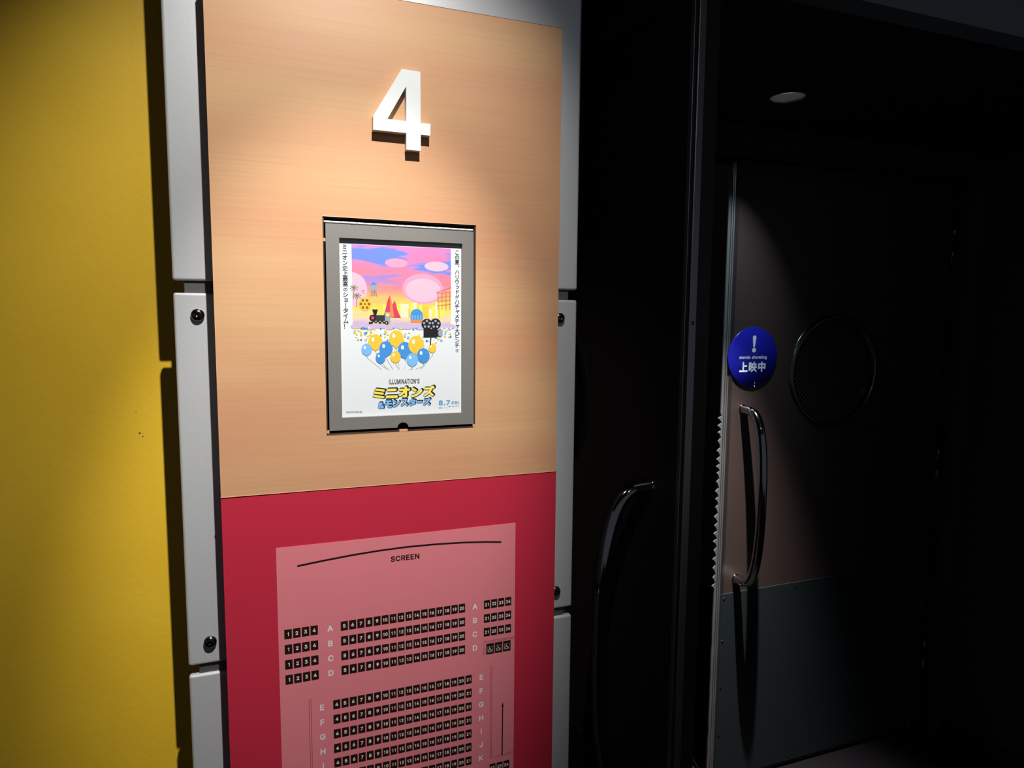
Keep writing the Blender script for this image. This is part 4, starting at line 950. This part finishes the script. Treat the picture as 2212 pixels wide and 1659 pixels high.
# a red rock and a blue domed hall
put([(0.060, 0.141), (0.064, 0.153), (0.067, 0.166), (0.0705, 0.173), (0.074, 0.160), (0.0775, 0.166), (0.081, 0.152), (0.086, 0.141)], 'red')
put([(0.0705, 0.141), (0.0705, 0.173), (0.074, 0.160), (0.076, 0.141)], 'orange')
put([(0.100, 0.1345), (0.118, 0.1345), (0.118, 0.145)] + circle(0.109, 0.145, 0.009, 20, 0.009, 0, PI) + [(0.100, 0.145)], 'blue')
put([(0.1003, 0.1345), (0.1177, 0.1345), (0.1177, 0.1385), (0.1003, 0.1385)], 'orange')
for k in range(4):
    put([(0.1020 + k * 0.0040, 0.140), (0.1036 + k * 0.0040, 0.140), (0.1036 + k * 0.0040, 0.1450), (0.1020 + k * 0.0040, 0.1450)], 'sky')
# steam locomotive
put([(0.040, 0.132), (0.068, 0.132), (0.068, 0.135), (0.040, 0.135)], 'dark')
put([(0.045, 0.1365), (0.063, 0.1365), (0.063, 0.1445), (0.045, 0.1445)], 'dark')
put(circle(0.0455, 0.1405, 0.0046, 24), 'black')
put(circle(0.0455, 0.1405, 0.0024, 18), 'red')
put([(0.0475, 0.144), (0.0505, 0.144), (0.0530, 0.1525), (0.0450, 0.1525)], 'black')
put([(0.063, 0.135), (0.0705, 0.135), (0.0705, 0.149), (0.063, 0.149)], 'steel')
put([(0.0645, 0.143), (0.0690, 0.143), (0.0690, 0.147), (0.0645, 0.147)], 'lemon')
for k in range(4):
    put(circle(0.0470 + k * 0.006, 0.1335, 0.0028, 18), 'black')
    put(circle(0.0470 + k * 0.006, 0.1335, 0.0012, 12), 'yellow')
# lilac haze and a drift of tiny confetti balls along the lower border of the picture
for k in range(16):
    put(circle(0.022 + k * 0.0092, 0.1285 + 0.0016 * math.sin(k * 2.3), 0.0075, 20, 0.0036), 'lilac')
for k in range(150):
    xx = rng.uniform(0.0185, 0.160)
    cen = abs(xx - 0.089) / 0.0715
    zz = 0.1265 - rng.random() ** 1.3 * (0.016 + 0.020 * (1 - cen))
    rr = rng.uniform(0.0010, 0.0019)
    put(circle(xx, zz, rr, 10), rng.choice(['yellow', 'yellow', 'lemon', 'blue', 'sky', 'white']), 0.0000004)
# plain party balloons, yellow and blue, with strings
for bx, bz, r, c in ((0.0490, 0.1060, 0.0100, 'yellow'), (0.0640, 0.0965, 0.0095, 'blue'), (0.0365, 0.0955, 0.0075, 'sky'), (0.0790, 0.1110, 0.0105, 'yellow'),
                     (0.0915, 0.0940, 0.0105, 'blue'), (0.1080, 0.1020, 0.0115, 'yellow'), (0.1185, 0.0860, 0.0095, 'blue'), (0.0775, 0.0845, 0.0075, 'yellow'),
                     (0.1020, 0.0800, 0.0085, 'sky'), (0.0560, 0.0835, 0.0070, 'blue'), (0.1320, 0.0970, 0.0060, 'yellow')):
    line([(bx, bz - r * 1.15), (bx + 0.001, bz - r * 1.6), (0.089 + (bx - 0.089) * 0.6, 0.0665)], 0.00035, 'steel')
    put([(bx - 0.0012, bz - r * 1.3), (bx + 0.0012, bz - r * 1.3), (bx, bz - r * 1.0)], c)
    put(circle(bx, bz, r, 32, r * 1.15), c)
    put(circle(bx - r * 0.35, bz + r * 0.4, r * 0.22, 14, r * 0.3), 'white')
# black film camera with two reels
put([(0.1190, 0.1130), (0.1400, 0.1130), (0.1400, 0.1250), (0.1190, 0.1250)], 'black')
put([(0.1400, 0.1150), (0.1450, 0.1125), (0.1450, 0.1255), (0.1400, 0.1230)], 'dark')
put(circle(0.1445, 0.1190, 0.0035, 20, 0.0055), 'steel')
put(circle(0.1240, 0.1320, 0.0080, 28), 'black')
put(circle(0.1370, 0.1325, 0.0080, 28), 'black')
for cx in (0.1240, 0.1370):
    for k in range(5):
        aa = 2 * PI * k / 5 + 0.3
        put(circle(cx + 0.0045 * math.cos(aa), 0.1322 + 0.0045 * math.sin(aa), 0.0018, 14), 'steel')
line([(0.1300, 0.1130), (0.1290, 0.1010)], 0.0016, 'black')
art.build('picture', po)


def lettering(name, fn):
    m_ = MB()
    fn(m_)
    return m_.build(name, po)


YT = YP - 0.0001


def rect_of(x0, x1, z0, z1):
    a, b = T_((x0, z0)), T_((x1, z1))
    return a[0], b[0], a[1], b[1]


lettering('tagline_lettering', lambda m_: text_vertical(m_, list('ミニオン史上最高のショータイム！'), 0.0083 - px, 0.2424 + Z0 - pz, 0.00735, 0.0080, YT, M_INK))
lettering('tagline_lettering', lambda m_: text_vertical(m_, list('この夏、ハリウッドがハチャメチャ大ピンチ') + ['!?'], 0.1700 - px, 0.2413 + Z0 - pz, 0.00722, 0.0078, YT, M_INK))
lettering('studio_lettering', lambda m_: text_fit(m_, "ILLUMINATION'S", *rect_of(0.0678, 0.1127, 0.0446, 0.0521), YT, M_INK))
lettering('web_address', lambda m_: text_fit(m_, 'minions.jp', *rect_of(0.0068, 0.0292, 0.0042, 0.0080), YT, M_GREYINK))


def title(m_):
    word, x0, x1 = 'ミニオンズ', 0.0440, 0.1360
    n_ = len(word)
    w = (x1 - x0) / n_
    zs = [(0.0245, 0.0392), (0.0245, 0.0385), (0.0250, 0.0410), (0.0247, 0.0392), (0.0252, 0.0412)]
    for i, ch in enumerate(word):
        a = x0 + i * w + 0.0006
        b = x0 + (i + 1) * w - 0.0006
        for off_, yy, c_, sh in (('rim', YT - 0.00002, K['black'], (0.0005, -0.0002)), ('rim', YT - 0.00003, K['black'], (0.0016, 0.0009)), ('title', YT - 0.00006, K['lemon'], (0, 0))):
            text_fit(m_, ch, *rect_of(a, b, *zs[i]), yy, c_, off_, 0.0, 'title', sh)


lettering('title_lettering', title)


def subtitle(m_):
    word, x0, x1 = '&モンスターズ', 0.0510, 0.1300
    ws = [0.85, 1.0, 1.0, 1.0, 1.0, 0.85, 1.1]
    tot = sum(ws)
    xx = x0
    for i, ch in enumerate(word):
        w = (x1 - x0) * ws[i] / tot
        zb = 0.0098 + 0.0022 * min(i, 3) / 3
        hz = 0.0092 if ch == '&' else 0.0108
        if ch == 'ー':
            box_ = rect_of(xx + 0.0006, xx + w - 0.0006, zb + 0.0042, zb + 0.0068)
        else:
            box_ = rect_of(xx + 0.0005, xx + w - 0.0005, zb, zb + hz)
        for off_, yy, c_, sh in (('rim', YT - 0.00008, K['black'], (0.0003, -0.0001)), ('rim', YT - 0.00009, K['black'], (0.0010, 0.0012)), ('title', YT - 0.00012, K['sky'], (0, 0))):
            text_fit(m_, ch, *box_, yy, c_, off_, 0.0, 'title', sh)
        xx += w


lettering('title_lettering', subtitle)


def date(m_):
    text_fit(m_, '8.7', *rect_of(0.1415, 0.1592, 0.0110, 0.0187), YT, K['date'])
    text_fit(m_, 'FRI', *rect_of(0.1615, 0.1726, 0.0118, 0.0166), YT, K['date'])


lettering('date_lettering', date)


def credits(m_):
    for a, b, z_, h in ((0.1415, 0.1472, 0.0067, 0.0010), (0.1490, 0.1555, 0.0069, 0.0003), (0.1568, 0.1600, 0.0083, 0.0011), (0.1630, 0.1645, 0.0080, 0.0018), (0.1660, 0.1676, 0.0086, 0.0007), (0.1686, 0.1724, 0.0088, 0.0006)):
        r_ = rect_of(a, b, z_, z_ + h)
        m_.rect(r_[0], r_[1], r_[2], r_[3], YT, M_GREYINK)


lettering('credit_marks', credits)
lettering('picture_number', lambda m_: text_fit(m_, '17', *rect_of(0.0300, 0.0345, 0.1745, 0.1795), hill_y, K['red']))

# ------------------------------------------------------------------ seating chart on the crimson half
sc = thing('seating_chart', (0.085, 0, 0.62), 'pink seating chart with rows of black numbered seats on the crimson half', 'seating chart')
sx_, sz_ = 0.085, 0.62
S_ = lambda u, v: (u - sx_, v + Z0 - sz_)
CY = -0.0002


def srect(m_, u0_, u1, v0, v1, y, material):
    a, b = S_(u0_, v0), S_(u1, v1)
    m_.rect(a[0], b[0], a[1], b[1], y, material)


m_ = MB()
a, b = S_(-0.0926, 0.66 - Z0), S_(0.2622, -0.1782)
m_.box(a[0], b[0], CY, 0.0003, a[1], b[1], M_PINK)
m_.build('chart_sheet', sc)
m_ = MB()
arc = [(-0.0651, -0.2073), (-0.0287, -0.2036), (0.0101, -0.2004), (0.0499, -0.1982), (0.0909, -0.1974), (0.133, -0.1982), (0.1765, -0.2004), (0.2137, -0.2036), (0.2388, -0.2067)]
m_.stroke([S_(*p) for p in arc], 0.0028, CY - 0.00005, M_SEAT)
m_.build('screen_line', sc)
m_ = MB()
a, b = S_(0.0660, -0.2176), S_(0.1088, -0.2092)
text_fit(m_, 'SCREEN', a[0], b[0], a[1], b[1], CY - 0.00005, M_SEAT)
m_.build('screen_lettering', sc)

SW, SP, SH = 0.0101, 0.01181, 0.0141


def seat_row(u_left, v_top, numbers):
    row = MB()
    num_ = MB()
    for i, n_ in enumerate(numbers):
        u = u_left + i * SP
        srect(row, u, u + SW, v_top - SH, v_top, CY - 0.00005, M_SEAT)
        c = S_(u + SW / 2, v_top - SH / 2 - 0.0025)
        text_at(num_, str(n_), c[0], c[1], 0.0098 if n_ < 10 else 0.0094, CY - 0.0001, M_NUM, '', 0.98 if n_ < 10 else 0.84)
    r = row.build('seat_row', sc)
    num_.build('seat_numbers', r)


def row_letter(ch, cu_, v_base):
    m2 = MB()
    c = S_(cu_, v_base)
    text_at(m2, ch, c[0], c[1], 0.0158, CY - 0.00005, M_LETTER)
    m2.build('row_letter', sc)


RP = 0.02245
for i, ch in enumerate('ABCD'):
    vt = -0.2976 - i * RP
    seat_row(-0.0847, vt, range(1, 5))
    seat_row(-0.0073, vt, range(5, 21))
    row_letter(ch, -0.0221, vt - 0.0119)
    row_letter(ch, 0.1960, vt - 0.0115)
    if ch != 'D':
        seat_row(0.2105, vt, range(21, 25))
for i, ch in enumerate('EFGHIJKL'):
    vt = -0.4153 - i * 0.02262
    seat_row(-0.0200, vt, range(4, 22))
    row_letter(ch, -0.0356, vt - 0.0117)
    row_letter(ch, 0.2068, vt - 0.0114)
seat_row(0.2212, -0.5725, range(22, 25))

# wheelchair spaces in row D
for k in range(3):
    m_ = MB()
    u = 0.2146 + k * 0.01405
    srect(m_, u, u + 0.0128, -0.3868, -0.3692, CY - 0.00005, M_SEAT)
    w_ = m_.build('wheelchair_space', sc)
    m2 = MB()
    cu_, cv = u + 0.0060, -0.3790
    y2 = CY - 0.0001
    m2.stroke([S_(u + 0.0022, -0.3832), S_(u + 0.0106, -0.3832), S_(u + 0.0106, -0.3742), S_(u + 0.0022, -0.3742)], 0.00025, y2, M_NUM, True)
    m2.flat([S_(*p) for p in circle(cu_ - 0.0008, cv + 0.0035, 0.0007, 12)], y2, M_NUM)
    m2.stroke([S_(cu_ - 0.0007, cv + 0.0024), S_(cu_ - 0.0004, cv - 0.0002), S_(cu_ + 0.0018, cv - 0.0002), S_(cu_ + 0.0029, cv - 0.0026), S_(cu_ + 0.0038, cv - 0.0022)], 0.0008, y2, M_NUM)
    m2.stroke([S_(cu_ - 0.0006, cv + 0.0012), S_(cu_ + 0.0013, cv + 0.0012)], 0.0006, y2, M_NUM)
    m2.stroke([S_(*p) for p in circle(cu_ - 0.0001, cv - 0.0016, 0.0024, 18, None, PI * 0.72, PI * 1.92)], 0.0007, y2, M_NUM)
    m2.build('wheelchair_symbol', w_)


def outline(name, pts, closed=True):
    m2 = MB()
    m2.stroke([S_(*p) for p in pts], 0.00055, CY - 0.00005, M_LINE, closed)
    m2.build(name, sc)


outline('aisle_line', [(0.2620, -0.3669), (0.2124, -0.3669), (0.2121, -0.3868), (0.2104, -0.3868), (0.2104, -0.3648), (0.2620, -0.3648)], False)
outline('aisle_line', [(0.2620, -0.5620), (0.2218, -0.5635), (0.2221, -0.4060), (0.2245, -0.4060), (0.2243, -0.5612), (0.2620, -0.5596)], False)
outline('aisle_line', [(-0.0534, -0.4072), (-0.0508, -0.4072), (-0.0512, -0.7000), (-0.0538, -0.7000)])
m_ = MB()
m_.stroke([S_(0.2425, -0.5617), S_(0.2427, -0.4775)], 0.0019, CY - 0.00005, M_SEAT)
m_.flat([S_(0.2408, -0.4783), S_(0.2427, -0.4800), S_(0.2447, -0.4783), S_(0.2427, -0.4712)], CY - 0.00007, M_SEAT)
m_.build('direction_arrow', sc)
